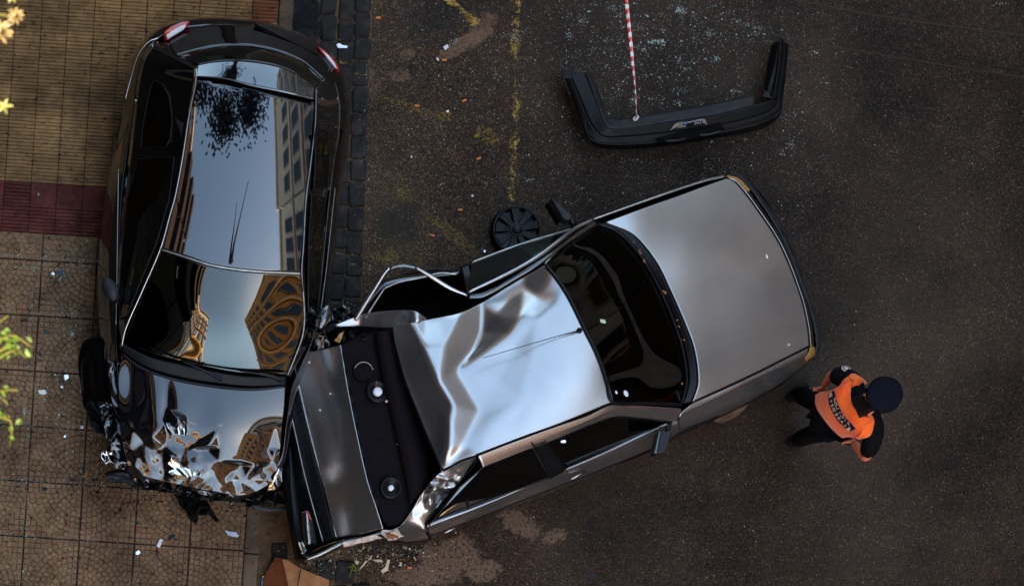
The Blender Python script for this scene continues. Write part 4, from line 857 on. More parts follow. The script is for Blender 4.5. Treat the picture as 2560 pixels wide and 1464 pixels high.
# --- boot lid, bent so that it faces the near pavement
blz = rbf([(730,889,.69),(784,1120,.68),(841,1346,.67),(852,862,1.09),(886,1052,1.10),(919,1200,1.09),(958,1318,1.04),(830,1080,.89),(790,876,.89),(895,1336,.86)], 140)
panel('boot_lid', [(730,889),(790,876),(852,862)], [(841,1346),(895,1336),(958,1320)], [(730,889),(757,1010),(784,1120),(814,1230),(841,1346)], [(852,862),(869,964),(886,1052),(919,1200),(940,1263),(958,1320)], blz, 60, 90, 'grey', GC, t=.012)
tube('boot_lid_highlight', [(731,889,.695),(757,1010,.693),(784,1120,.69),(814,1230,.685),(841,1346,.68)], .0105, 'steel', GC, samples=50)  # steel strip standing in for the bright line along the fold
loft('boot_rear_face', [[(728,891,.685),(754,1012,.682),(780,1122,.68),(810,1232,.675),(837,1347,.67)], [(722,895,.65),(742,1030,.65),(764,1140,.65),(788,1250,.64),(812,1354,.64)], [(716,900,.63),(732,1050,.63),(752,1160,.63),(776,1260,.62),(802,1358,.62)], [(714,905,.52),(720,1050,.52),(728,1170,.52),(745,1290,.52),(764,1392,.52)]], 60, 30, 'trim', GC, t=.01)
tube('boot_face_highlight', [(722,1010,.665),(742,1100,.662),(762,1190,.66),(786,1280,.655),(808,1356,.65)], .007, 'steel', GC, samples=30, n=6)  # second highlight line, laid on as a steel strip
# raised lettering, too worn to read
for k in range(8):
    t_ = k/7; cx, cy = 787+t_*30, 1247+t_*88
    q_ = poly('badge_letter', [(cx-3.5, cy-3.2, .67), (cx+3.5, cy-4.6, .68), (cx+4.5, cy+.4, .679), (cx-2.5, cy+1.8, .669)], 'dark' if k % 3 else 'plastic', GC, h=.012)
M['redlens'] = M['red']
o = loft('tail_light', [[(754,1280,.74),(757,1320,.73),(762,1362,.72)], [(768,1276,.77),(770,1320,.76),(774,1360,.75)], [(776,1290,.70),(784,1325,.69),(790,1360,.68)]], 16, 12, 'steel', GC, t=.01)
loft('red_lens', [[(768,1275,.78),(772,1290,.78)], [(776,1290,.76),(780,1300,.76)]], 6, 4, 'red', o, t=.008)
o = tube('rear_bumper', [(722,1120,.5),(726,1220,.5),(738,1310,.5),(752,1380,.5),(772,1402,.5)], [.05, .06, .06, .05, .04], 'plastic', GC, samples=30, n=12)
scrap('bumper_bracket', [(744,1355,.62),(758,1352,.62),(770,1378,.60),(752,1385,.60)], 0, 'lamp', GC, .008, 12, 14, 71)
# --- parcel shelf and open boot
blk = lambda *a_: None
shelf = panel('parcel_shelf', [(848,866),(900,838),(942,832)], [(945,1268),(968,1314),(1003,1306)], [(848,866),(872,964),(888,1052),(921,1200),(945,1268)], [(942,832),(962,950),(990,1060),(1020,1180),(1030,1268),(1003,1306)], rbf([(848,866,.90),(942,832,.94),(945,1268,.89),(1003,1306,.88),(968,1314,.87),(900,1050,.925),(975,1050,.945),(870,964,.90),(940,1180,.92),(1010,1180,.93),(920,900,.93)], 20), 40, 50, 'fabric', GC, t=.02)
loft('seat_back', [[(938,830,.99),(960,950,.99),(985,1060,.99),(1012,1180,.98),(1026,1260,.95)], [(952,828,1.03),(978,948,1.03),(1004,1058,1.03),(1032,1178,1.02),(1042,1240,.98)], [(975,824,.98),(1004,945,.98),(1034,1052,.98),(1064,1160,.98),(1068,1215,.96)], [(984,822,.75),(1012,943,.75),(1046,1052,.75),(1080,1150,.75),(1090,1200,.75)]], 50, 24, 'seatcloth', GC, t=.02)
tube('shelf_lip', [(850,870,.94),(862,925,.94),(874,970,.945),(890,1052,.945),(905,1125,.94),(922,1200,.935),(944,1264,.925)], .008, 'trim', GC, samples=40, n=6)
for k in range(9):
    t_ = k/8; a = cr([(853,880),(869,964),(886,1052),(919,1200),(938,1255)], 40)
    p0, p1 = a[int(t_*36)], a[int(t_*36)+2]
    poly('seal_clip', [(p0[0]+2, p0[1], 1.096), (p0[0]+7, p0[1], 1.08), (p1[0]+7, p1[1], 1.08), (p1[0]+2, p1[1], 1.096)], 'dark', GC, h=.02)
def speaker(cx, cy, z, r_, white, par, tilt):
    s_ = lathe('speaker', [(r_, -.01), (r_, .006), (r_*.93, .014), (r_*.86, .010), (r_*.80, .012), (r_*.74, .004), (r_*.45, -.012), (r_*.40, -.012)], P(cx, cy, z), 'plastic', par, n=40, tilt=tilt)
    lathe('surround', [(r_*.88, .0125), (r_*.84, .017), (r_*.79, .0135)], P(cx, cy, z), 'steel' if white > .4 else 'trim', s_, n=40, tilt=tilt)
    lathe('dust_cap', [(r_*white, -.008), (r_*white*.97, .012), (r_*white*.5, .017), (.001, .018)], P(cx, cy, z), 'white', s_, n=28, tilt=tilt)
    return s_
s1 = speaker(944, 979, .965, .088, .40, GC, (R(-4), R(4), 0))
tube('wire', [(942,950,.985),(940,962,.985),(941,967,.98)], .002, 'amber', s1, n=5)
s2 = speaker(977, 1219, .955, .085, .26, GC, (R(3), R(3), 0))
o = lathe('speaker_hole', [(.082, -.03), (.082, .004), (.078, .008), (.074, .002), (.074, -.05), (.001, -.05)], P(909, 928, .94), 'dark', GC, n=36)
tube('hole_rim', [P(909+23.5*math.cos(a), 928+23.5*math.sin(a), .951) for a in np.linspace(R(200), R(350), 14)], .0025, 'filler', o, world=True, n=5)
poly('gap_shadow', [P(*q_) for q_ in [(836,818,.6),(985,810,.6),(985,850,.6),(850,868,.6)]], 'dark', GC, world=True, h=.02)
rr_ = random.Random(3)
for k in range(26):
    x = rr_.uniform(842, 975); y = 822+rr_.uniform(0, 26); s_ = rr_.uniform(3, 9)
    scrap('smashed_trim', [(x, y), (x+s_*1.6, y+rr_.uniform(-3, 3)), (x+s_*1.4, y+s_), (x-2, y+s_)], rr_.uniform(.85, .96), rr_.choice(['trim', 'plastic', 'glass_dark', 'trim', 'filler', 'amber']) if k % 4 == 0 else 'plastic', GC, .012, 16, 6, 100+k)
scrap('bent_bracket', [(835,852),(850,834),(862,828),(848,858)], .9, 'amber', GC, .004, 10, 8, 140)
# far C-pillar and door wreck
cpz = rbf([(838,812,.86),(913,783,.95),(1006,776,1.13),(1040,780,1.20),(1067,796,1.16),(989,817,1.05),(900,812,.88),(1045,800,1.20),(1023,806,1.16),(950,800,.98)], 6)
panel('rear_pillar', [(838,812),(913,784),(1006,775),(1040,779),(1067,796)], [(839,816),(900,815),(989,820),(1023,810),(1067,799)], [(838,812),(839,816)], [(1067,796),(1067,799)], cpz, 60, 16, 'grey', GC, t=.006)
tube('pillar_edge', [(840,815,.87),(900,814,.90),(989,818,1.055),(1023,808,1.165),(1067,799,1.165)], .003, 'chrome', GC, samples=40, n=5)
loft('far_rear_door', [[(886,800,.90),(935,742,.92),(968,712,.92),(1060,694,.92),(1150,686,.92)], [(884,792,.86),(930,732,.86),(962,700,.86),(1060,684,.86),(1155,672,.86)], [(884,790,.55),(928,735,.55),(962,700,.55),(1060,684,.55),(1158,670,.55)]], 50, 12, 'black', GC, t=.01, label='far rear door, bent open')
fr = tube('far_door_frame', [(888,800,.93),(912,760,1.0),(940,716,1.08),(966,676,1.16),(975,671,1.17)], [.016, .018, .018, .016, .014], 'grey', GC, samples=30, n=8)
tube('frame_inner', [(912,795,.93),(940,752,.98),(960,722,1.0)], .010, 'steel', fr, samples=14, n=6)
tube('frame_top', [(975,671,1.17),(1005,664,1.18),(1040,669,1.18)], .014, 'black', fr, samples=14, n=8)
tube('frame_bar', [(1040,669,1.18),(1080,693,1.17),(1125,720,1.15),(1168,738,1.13)], [.010, .018, .017, .010], 'grey', fr, samples=30, n=8)
tube('far_door_moulding', [(960,721,.95),(1000,705,.94),(1060,693,.94),(1100,683,.93),(1145,686,.93)], .008, 'steel', GC, samples=30, n=6)
tube('far_door_moulding', [(1010,676,.90),(1080,672,.90),(1145,674,.90)], .006, 'trim', GC, samples=20, n=6)
loft('far_b_pillar', [[(1152,668,.95),(1158,695,1.0),(1166,735,1.12)], [(1172,660,.95),(1178,690,1.0),(1180,728,1.12)]], 14, 6, 'trim', GC, t=.02)
fg = poly('far_door_window', [(1180,656,.93),(1300,612,.95),(1420,577,.93),(1445,574,.95),(1400,606,1.08),(1340,644,1.13),(1260,688,1.14),(1172,727,1.13)], 'glass', GC, h=.006, label='far front window leaning out of its frame')
fr2 = tube('far_door_frame', [(1480,551,.93),(1440,570,.98),(1400,600,1.08),(1350,638,1.14),(1300,668,1.16),(1250,693,1.17),(1171,730,1.15)], [.016, .018, .018, .018, .015, .012, .010], 'grey', GC, samples=60, n=10)
tube('far_door_moulding', [(1178,656,.93),(1300,611,.94),(1420,575,.92),(1470,558,.90)], .008, 'steel', GC, samples=40, n=6)
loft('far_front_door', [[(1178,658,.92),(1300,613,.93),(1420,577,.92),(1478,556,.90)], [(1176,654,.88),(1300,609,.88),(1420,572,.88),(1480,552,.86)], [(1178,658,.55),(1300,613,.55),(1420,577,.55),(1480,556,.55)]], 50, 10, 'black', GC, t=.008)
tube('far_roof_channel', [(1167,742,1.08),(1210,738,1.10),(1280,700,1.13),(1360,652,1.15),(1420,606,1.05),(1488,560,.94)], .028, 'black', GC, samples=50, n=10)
tube('a_pillar_chrome', [(1362,660,1.21),(1376,646,1.19),(1395,630,1.13)], .006, 'chrome', GC, samples=10, n=6)
# wheels
wheel(P(1840, 985, .30), R(24), 0, GC, label='front near wheel with pale cover'); wheel(P(1130, 1262, .30), R(22), 0, GC); wheel(P(1690, 530, .30), R(22), 0, GC)
wc = lathe('wheel_disc', [(.16, .0), (.14, .012), (.06, .02), (.001, .022)], P(1830, 1018, .33), 'kerb', GC, n=30, tilt=(R(62), 0, R(22)))
# ================================================================ LOOSE BUMPER
BR = root('detached_bumper', P(1700, 300, 0), 'black plastic bumper torn off, lying on the asphalt with barrier tape tied to it', 'bumper')
# U shaped moulding: outer face, top lip, inner hollow
def bump_curves():
    # points along the U, from left tip round to right tip: outer bottom edge, outer top, inner top, inner bottom
    outer_b = [(1410,178,.05),(1432,240,.02),(1453,300,.02),(1484,362,.02),(1560,372,.02),(1680,362,.02),(1800,343,.02),(1900,322,.02),(1944,295,.02),(1952,250,.02),(1960,180,.03),(1968,118,.06)]
    outer_m = [(1407,176,.20),(1430,238,.16),(1452,300,.14),(1482,354,.14),(1560,364,.14),(1680,354,.14),(1800,335,.14),(1900,312,.14),(1948,286,.14),(1956,245,.16),(1964,178,.20),(1970,112,.24)]
    outer_t = [(1425,190,.22),(1448,246,.19),(1473,303,.18),(1505,340,.18),(1560,342,.18),(1680,330,.18),(1800,312,.18),(1895,290,.18),(1938,268,.18),(1946,235,.20),(1955,175,.24),(1962,108,.30)]
    return outer_b, outer_m, outer_t
ob, om, ot = bump_curves()
it = [(1464,182,.22),(1480,225,.21),(1499,275,.20),(1516,322,.20),(1560,322,.20),(1680,307,.20),(1800,288,.20),(1885,266,.20),(1930,248,.20),(1938,215,.22),(1945,165,.26),(1950,104,.32)]
loft('moulding', [ob, om, ot], 140, 18, 'plastic', BR, t=.008)
loft('top_lip', [ot, [(x+ (0), y-2, z+.012) for x, y, z in it]], 140, 6, 'plastic', BR, t=.006)
loft('inner_lip', [[(1466,180,.23),(1482,223,.22),(1501,273,.21),(1519,318,.21),(1562,320,.21),(1680,303,.215),(1800,284,.215),(1885,262,.215)], [(1478,184,.20),(1496,228,.18),(1512,268,.16),(1530,297,.15),(1570,296,.15),(1680,278,.15),(1800,256,.15),(1885,238,.15)], ], 90, 6, 'plastic_worn', BR, t=.005)
loft('end_return', [[(1906,243,.21),(1930,246,.23),(1940,250,.21)], [(1912,215,.16),(1920,225,.20),(1930,228,.2)], [(1920,160,.16),(1936,160,.24),(1948,165,.24)], [(1930,112,.18),(1945,104,.30),(1958,108,.28)]], 14, 30, 'plastic', BR, t=.008)
scrap('torn_tip', [(1404,172), (1428,178), (1432,196), (1412,196)], .22, 'plastic', BR, .004, 8, 12, 201)
scrap('torn_tip', [(1944,98), (1952,94), (1966,112), (1948,116)], .30, 'plastic', BR, .004, 8, 12, 202)
for dz, dy in ((.145, 9), (.165, 22)): tube('rib_line', [(x+(1 if i < 3 else -1)*dy*.2, y-(dy-6), dz+.012) for i, (x, y, _) in enumerate(om)][2:10], .004, 'plastic_worn', BR, samples=80, n=5)
loft('plate_recess', [[(1640,346,.19),(1700,330,.20),(1800,306,.195)], [(1648,358,.175),(1720,350,.18),(1812,324,.175)]], 20, 6, 'dark', BR, t=.004)
for cx in (1690, 1775): tube('recess_lip', [(cx-28,(353 if cx < 1700 else 338),.19),(cx,(352 if cx < 1700 else 336),.195),(cx+26,(347 if cx < 1700 else 328),.19)], .010, 'plastic_worn', BR, samples=10, n=8)
pl = loft('number_plate', [[(1676,326,.205),(1690,309,.23),(1720,305,.245),(1760,298,.245),(1768,311,.215)], [(1675,327,.20),(1687,320,.20),(1720,315,.205),(1756,308,.205),(1768,312,.21)]], 30, 6, 'card', BR, t=.002)
M['platewhite'] = simple('dirty_plate_white', (.42, .36, .27), .5, .2, 20); M['platedark'] = simple('plate_black', (.012, .012, .012), .4, .1, 10); M['plateblue'] = simple('plate_blue', (.01, .13, .35), .4, .1, 10)
pl.data.materials[0] = M['platewhite']
poly('plate_field', [(1694,321,.222),(1700,312,.246),(1758,302,.250),(1752,312,.222)], 'platedark', pl, h=.003)
poly('blue_band', [(1711,307.5,.262),(1721,306,.262),(1721,308.5,.262),(1711,310,.262)], 'plateblue', pl, h=.002); poly('blue_band', [(1739,302.5,.262),(1748,300.5,.262),(1748,303.5,.262),(1739,305.5,.262)], 'plateblue', pl, h=.002)
def text(s, par, loc, size, rot, mat, nm='lettering', ext=.001, mtx=None, sy=1):
    c = bpy.data.curves.new(nm, 'FONT'); c.body = s; c.size = size; c.extrude = ext; c.align_x = 'CENTER'; c.align_y = 'CENTER'; c.materials.append(M[mat]); c.resolution_u = 3
    tmp = bpy.data.objects.new('tmp', c); me = bpy.data.meshes.new_from_object(tmp); bpy.data.objects.remove(tmp); o = bpy.data.objects.new(nm, me); COL.objects.link(o); o.parent = par
    o.location = Vector(loc)-parent_loc(par); o.rotation_euler = rot; o.scale = (1, sy, 1)
    if mtx is not None: o.rotation_euler = mtx.to_euler()
    return o
text('SBZ', pl, P(1706, 315, .256), .042, (R(15), 0, R(9)), 'platewhite', sy=.8); text('263', pl, P(1744, 307, .258), .042, (R(15), 0, R(9)), 'platewhite', sy=.8)
# ================================================================ WHEEL COVER
WC = root('wheel_cover', P(1285, 574, 0), 'round black plastic wheel cover with spokes lying beside the far door', 'wheel cover')
ctr = P(1289, 578, .03)
lathe('rim', [(.205, -.03), (.212, .0), (.205, .03), (.19, .042), (.178, .030), (.172, .006)], ctr, 'plastic', WC, n=64)
lathe('disc', [(.172, .004), (.10, .012), (.07, .018), (.001, .018)], ctr, 'trim', WC, n=64)
for k in range(9):
    a = 2*math.pi*k/9+.25; V, Fc = [], []
    c_, s_ = math.cos(a), math.sin(a)
    for r0, wd, z in ((.055, .020, .034), (.11, .026, .040), (.178, .034, .036)):
        for q_ in (-1, 1): V += [(ctr[0]+r0*c_-q_*wd*s_, ctr[1]+r0*s_+q_*wd*c_, ctr[2]+z), (ctr[0]+r0*c_-q_*(wd+.003)*s_, ctr[1]+r0*s_+q_*(wd+.003)*c_, ctr[2]+.004)]
    for j in range(2):
        b0 = j*4; b1 = b0+4; Fc += [(b0, b0+2, b1+2, b1), (b0+1, b0, b1, b1+1), (b0+2, b0+3, b1+3, b1+2)]
    Fc.append((9, 8, 10, 11)); o = mesh('spoke', V, Fc, 'plastic', WC, smooth=False); bevel(o, .003, 2)
lathe('hub_cap', [(.058, .018), (.056, .040), (.050, .044), (.046, .040), (.044, .046), (.030, .060), (.012, .066), (.001, .067)], ctr, 'plastic_worn', WC, n=40)
tube('rim_ring', [(ctr[0]+.196*math.cos(a), ctr[1]+.196*math.sin(a), ctr[2]+.040) for a in np.linspace(0, 2*math.pi, 60, endpoint=False)], .003, 'plastic_worn', WC, world=True, closed=True, n=5)
# ================================================================ BARRIER TAPE
m, n, b = node_mat('barrier_tape'); M['tape'] = m; setb(b, rough=.35)
at = add(n, 'ShaderNodeVertexColor', layer_name='band'); sxx = add(n, 'ShaderNodeSeparateColor'); n.links.new(at.outputs[0], sxx.inputs[0])
along = math_n(n, 'FRACT', math_n(n, 'MULTIPLY', sxx.outputs[0], 14.0)); half = math_n(n, 'GREATER_THAN', sxx.outputs[1], .45)
red = math_n(n, 'MULTIPLY', math_n(n, 'LESS_THAN', math_n(n, 'FRACT', math_n(n, 'ADD', along, math_n(n, 'MULTIPLY', half, .12))), .5), math_n(n, 'SUBTRACT', 1, math_n(n, 'MULTIPLY', math_n(n, 'LESS_THAN', math_n(n, 'ABSOLUTE', math_n(n, 'SUBTRACT', sxx.outputs[1], .42)), .06), 1)))
n.links.new(mixc(n, red, (.85, .82, .80), (.72, .012, .02)), b.inputs['Base Color'])
TP = root('barrier_tape', P(1590, 294, .2), 'red and white striped barrier tape running up the road from the loose bumper', 'tape')
c = cr(PP([(1564,-60,1.0),(1567,0,.93),(1575,80,.72),(1583,160,.52),(1590,240,.32),(1591,278,.24),(1592,290,.235)]), 90); V = []; W = []
wdt = np.interp(np.linspace(0, 1, 90), [0, .6, .88, 1], [.032, .028, .016, .004])
for i in range(90):
    t_ = c[min(i+1, 89)]-c[max(i-1, 0)]; t_ /= np.linalg.norm(t_); tw = .5*math.sin(i*.06); s_ = np.array([-t_[1], t_[0], tw]); s_ /= np.linalg.norm(s_)
    for k, q_ in enumerate(np.linspace(-1, 1, 6)): V.append(c[i]-s_*q_*wdt[i]/2+np.array([0, 0, .004*math.cos(q_*3)])); W.append((i/89, k/5, 0, 1))
o = mesh('ribbon', V, grid_faces(6, 90), 'tape', TP); ca = o.data.color_attributes.new('band', 'FLOAT_COLOR', 'POINT')
for i, x in enumerate(W): ca.data[i].color = x
solid(o, .0006)
M['tapered'] = simple('tape_red', (.65, .02, .03), .35, .1, 10); M['tapewhite'] = simple('tape_white', (.85, .82, .80), .35, .05, 10)
o = tube('knot', [(1592,288,.235),(1595,293,.25),(1588,300,.245),(1584,297,.24),(1590,292,.25)], [.004, .008, .010, .009, .005], 'tapewhite', TP, samples=20, n=7)
tube('knot_stripe', [(1593,292,.258),(1588,297,.258)], .006, 'tapered', o, n=6)
# ================================================================ CARDBOARD
q_ = [(690,1385),(705,1410),(830,1462),(815,1500),(640,1500),(652,1440)]
CB = root('cardboard_box', P(740, 1440, 0), 'flattened brown cardboard box half wet at the bottom edge beside the rear wing', 'box')
poly('dry_side', [(706,1396,.12),(720,1398,.12),(752,1420,.13),(822,1448,.14),(822,1500,.12),(734,1500,.10),(722,1465,.11),(716,1440,.11)], 'card', CB, h=.004)
poly('wet_side', [(690,1390,.10),(706,1396,.115),(716,1440,.105),(722,1465,.105),(734,1500,.095),(650,1500,.05),(660,1440,.07)], 'card_wet', CB, h=.004)
tube('fold', [(752,1422,.136),(745,1460,.125),(738,1500,.11)], .003, 'card_wet', CB, n=5)
o = poly('bag_scrap', [(655,1440,.03),(672,1432,.05),(690,1448,.04),(694,1490,.05),(670,1500,.04),(650,1480,.03)], 'foil', z=0, h=.004)
o.data.materials[0] = M['glass_dark']; tag(o, 'crinkled dark plastic bag scrap against the kerb beside the cardboard', 'plastic bag'); recentre(o)
# ================================================================ POLICE OFFICER
M['skin'] = simple('skin', (.66, .20, .11), .55, .1, 20); M['uniform'] = simple('dark_uniform', (.004, .0045, .006), .85, .3, 30, .2); M['boots'] = simple('black_boots', (.008, .01, .014), .35, .3, 20)
m, n, b = node_mat('orange_vest'); M['vest'] = m; setb(b, rough=.75, sheen=.3)
n.links.new(ramp(n, noise_n(n, opos(n), 9, 4), [(.3, (1.0, .10, .006)), (.7, (1.0, .19, .010))]), b.inputs['Base Color']); bump(n, b, noise_n(n, opos(n), 14, 3), .5, .02)
M['cap'] = simple('dark_blue_cap', (.004, .005, .010), .8, .2, 30); M['hair'] = simple('dark_hair', (.01, .008, .006), .6, .3, 50)
M['badgeblue'] = simple('badge_blue', (.03, .04, .22), .5, .1, 10); M['badgegold'] = simple('badge_gold', (.75, .6, .4), .5, .1, 10)
PR = root('person', P(2035, 1040, 0), 'police officer in orange vest and dark blue cap walking away from the grey car bonnet', 'person')
def skin(name, verts, edges, radii, mat, par, sub=2, rootv=0):
    off = parent_loc(par); me = bpy.data.meshes.new(name); me.from_pydata([tuple(Vector(v)-off) for v in verts], edges, []); me.update()
    o = bpy.data.objects.new(name, me); link(o, par); me.materials.append(M[mat])
    md = o.modifiers.new('skin', 'SKIN'); md.use_smooth_shade = True
    for i, r_ in enumerate(radii):
        s_ = me.skin_vertices[0].data[i]; s_.radius = (r_ if hasattr(r_, '__len__') else (r_, r_)); s_.use_root = (i == rootv)
    sd_ = o.modifiers.new('sub', 'SUBSURF'); sd_.levels = sub; sd_.render_levels = sub
    return o
v_ = lambda *a_: Vector(P(*a_))
pelv = v_(2092, 1048, .93); waist = v_(2100, 1040, 1.05); chest = v_(2125, 1028, 1.25); nb = v_(2152, 1012, 1.45); nk = v_(2170, 1004, 1.53); hd = v_(2188, 996, 1.62); ht = v_(2198, 990, 1.70)
Ls = v_(2128, 950, 1.40); Le = v_(2082, 932, 1.17); Lh = v_(2060, 965, 1.02)
Rs = v_(2188, 1076, 1.40); Re = v_(2166, 1146, 1.14); Rh = v_(2134, 1104, 1.03)
Lhip = v_(2078, 1015, .90); Lk = v_(2030, 1000, .50); La = v_(1990, 985, .09); Lt = v_(2022, 958, .05)
Rhip = v_(2080, 1070, .90); Rk = v_(2030, 1085, .48); Ra = v_(1988, 1102, .10); Rt = v_(2022, 1092, .05)
# body with fingers, one continuous figure
verts = [pelv, chest, nb, nk, hd, ht, Ls, Le, Lh, Rs, Re, Rh, Lhip, Lk, La, Rhip, Rk, Ra]
edges = [(0, 1), (1, 2), (2, 3), (3, 4), (4, 5), (2, 6), (6, 7), (7, 8), (2, 9), (9, 10), (10, 11), (0, 12), (12, 13), (13, 14), (0, 15), (15, 16), (16, 17)]
rad = [.10, .09, .05, .045, .075, .06, .05, .040, .026, .05, .040, .026, .075, .055, .04, .075, .055, .04]
body = skin('body', verts, edges, rad, 'skin', PR, 2, 0)
def hand(w, d, side, par):
    d = d.normalized(); s_ = d.cross(Vector((0, 0, 1))).normalized(); u_ = s_.cross(d)
    palm = w+d*.05
    for k, (off_, ln) in enumerate(((-.030, .062), (-.010, .072), (.010, .068), (.029, .054))):
        a0 = w+d*.045+s_*off_*.9; a1 = a0+d*ln*.45-u_*.008; a2 = a1+d*ln*.32-u_*.020; a3 = a2+d*ln*.15-u_*.022
        skin('finger', [w+d*.02+s_*off_*.6, a0, a1, a2, a3], [(0, 1), (1, 2), (2, 3), (3, 4)], [.011, .0105, .0095, .009, .007], 'skin', par, 1)
    t0 = w+d*.01+s_*.02*side; skin('thumb', [t0, t0+d*.025+s_*.028*side, t0+d*.055+s_*.036*side-u_*.01], [(0, 1), (1, 2)], [.013, .011, .008], 'skin', par, 1)
    skin('palm', [w, palm], [(0, 1)], [(.030, .018), (.038, .016)], 'skin', par, 1)
hand(Rh, (Rh-Re)+Vector((0, 0, -.12)), -1, body); hand(Lh, (Lh-Le)+Vector((0, 0, -.1)), 1, body)
# uniform
V = [pelv, waist, chest, v_(2146, 1014, 1.38), v_(2164, 1006, 1.52), Ls, Ls.lerp(Le, .5), Ls.lerp(Le, .93), Rs, Rs.lerp(Re, .5), Rs.lerp(Re, .90)]
shirt = skin('shirt', V, [(0, 1), (1, 2), (2, 3), (3, 4), (3, 5), (5, 6), (6, 7), (3, 8), (8, 9), (9, 10)], [(.15, .12), (.145, .12), (.15, .11), (.13, .10), (.085, .085), .082, .076, .070, .082, .074, .066], 'uniform', PR, 2, 1)
tr = skin('trousers', [pelv, Lhip, Lk, La+Vector((0, 0, .03)), Rhip, Rk, Ra+Vector((0, 0, .03))], [(0, 1), (1, 2), (2, 3), (0, 4), (4, 5), (5, 6)], [(.15, .13), .105, .078, .070, .105, .078, .070], 'uniform', PR, 2, 0)
for a, t_ in ((La, Lt), (Ra, Rt)): 
    hl_ = a+(a-t_).normalized()*.06; hl_.z = .05
    skin('boot', [a+Vector((0, 0, .06)), Vector((a.x, a.y, .06)), Vector(((a.x+t_.x)/2, (a.y+t_.y)/2, .052)), Vector((t_.x, t_.y, .042)), hl_], [(0, 1), (1, 2), (2, 3), (1, 4)], [.055, .052, (.048, .045), (.042, .035), (.04, .042)], 'boots', PR, 2, 1)
# head details
fw = (Vector((.91, .40, 0))).normalized(); sdv = Vector((-fw.y, fw.x, 0))
head = skin('head', [v_(2180, 1000, 1.56), v_(2190, 995, 1.63), v_(2197, 991, 1.69)], [(0, 1), (1, 2)], [(.065, .075), (.075, .088), (.07, .08)], 'skin', PR, 2, 1)
hc = Vector(P(2190, 995, 1.62))
skin('nose', [hc+fw*.08, hc+fw*.105-Vector((0, 0, .02))], [(0, 1)], [.010, .013], 'skin', head, 1)
for s_ in (-1, 1):
    lathe('eye', [(.001, -.012), (.010, -.006), (.012, 0), (.010, .006), (.001, .012)], hc+fw*.080+sdv*.032*s_+Vector((0, 0, .012)), 'white', head, n=12)
    skin('ear', [hc+sdv*.078*s_+Vector((0, 0, .015)), hc+sdv*.084*s_-Vector((0, 0, .02))], [(0, 1)], [.014, .012], 'skin', head, 1)
tube('mouth', [tuple(hc+fw*.088-Vector((0, 0, .045))+sdv*q_) for q_ in (-.025, 0, .025)], .005, 'red', head, world=True, n=6)
skin('hair', [hc-fw*.035+Vector((0, 0, -.07)), hc-fw*.03+Vector((0, 0, -.01)), hc-fw*.02+Vector((0, 0, .05))], [(0, 1), (1, 2)], [(.062, .068), (.08, .085), (.08, .085)], 'hair', PR, 2, 1)
# cap: crown, band, peak
cc = Vector(P(2205, 989, 1.70))
cp = lathe('cap', [(.088, -.055), (.093, -.02), (.100, -.012), (.125, .015), (.132, .035), (.128, .048), (.110, .056), (.06, .060), (.001, .061)], cc, 'cap', PR, n=48, tilt=(R(6), R(-3), 0))
tube('cap_piping', [tuple(cc+Vector((.131*math.cos(a), .131*math.sin(a), .034))) for a in np.linspace(0, 2*math.pi, 48, endpoint=False)], .003, 'uniform', cp, world=True, closed=True, n=5)
V = []; nu_ = 14
for r_, z in ((.088, -.035), (.125, -.048), (.150, -.060)):
    for k in range(nu_):
        a = math.atan2(fw.y, fw.x)+R(-62)+R(124)*k/(nu_-1); V.append(cc+Vector((r_*math.cos(a), r_*math.sin(a), z)))
o = mesh('cap_peak', V, grid_faces(nu_, 3), 'boots', cp); solid(o, .004)
# vest: poncho-like tabard with neck opening
def ring(pts): return [tuple(Vector(P(*q_))) for q_ in pts]
back = [[(2136,952,1.47),(2118,956,1.46),(2098,966,1.40),(2080,974,1.28),(2056,978,1.12),(2041,986,1.02)],
        [(2130,968,1.475),(2112,974,1.45),(2096,984,1.39),(2082,996,1.28),(2058,1008,1.14),(2042,1012,1.03)],
        [(2128,990,1.475),(2116,996,1.44),(2102,1004,1.39),(2090,1016,1.29),(2070,1034,1.15),(2055,1036,1.04)],
        [(2132,1010,1.475),(2124,1016,1.44),(2112,1022,1.39),(2102,1034,1.30),(2084,1054,1.16),(2073,1060,1.05)],
        [(2146,1028,1.475),(2136,1034,1.45),(2125,1042,1.39),(2116,1052,1.30),(2100,1074,1.16),(2092,1080,1.06)],
        [(2166,1040,1.48),(2154,1050,1.46),(2140,1062,1.41),(2130,1070,1.31),(2116,1086,1.17),(2108,1092,1.07)],
        [(2188,1042,1.47),(2170,1064,1.46),(2156,1078,1.41),(2146,1090,1.33),(2132,1090,1.20),(2118,1090,1.08)]]
UPV = np.array([-.91, -.40, .75])
ve = loft('vest', [cr(PP(c_), 40)+UPV*.030*(np.sin(np.linspace(.35, 2.8, 40))[:, None]) for c_ in back], 40, 60, 'vest', PR, world=True, t=.008)
lf = [[(2136,952,1.472),(2128,958,1.462),(2122,964,1.46)],[(2150,946,1.47),(2146,954,1.49),(2134,966,1.478)],[(2160,952,1.43),(2160,958,1.46),(2156,966,1.46)],[(2168,958,1.36),(2170,966,1.38),(2166,974,1.38)]]
ls_ = loft('vest_shoulder', [[(2118,942,1.44),(2132,952,1.48),(2131,968,1.478)], [(2130,934,1.44),(2146,946,1.49),(2139,963,1.485)], [(2146,938,1.42),(2158,950,1.45),(2152,964,1.45)], [(2160,950,1.36),(2166,956,1.38),(2166,958,1.38)]], 20, 16, 'vest', ve, t=.008)
loft('vest_shoulder', [[(2098,966,1.41),(2108,960,1.44),(2136,954,1.476)], [(2106,954,1.41),(2112,946,1.44),(2120,941,1.44)]], 20, 8, 'vest', ve, t=.008)
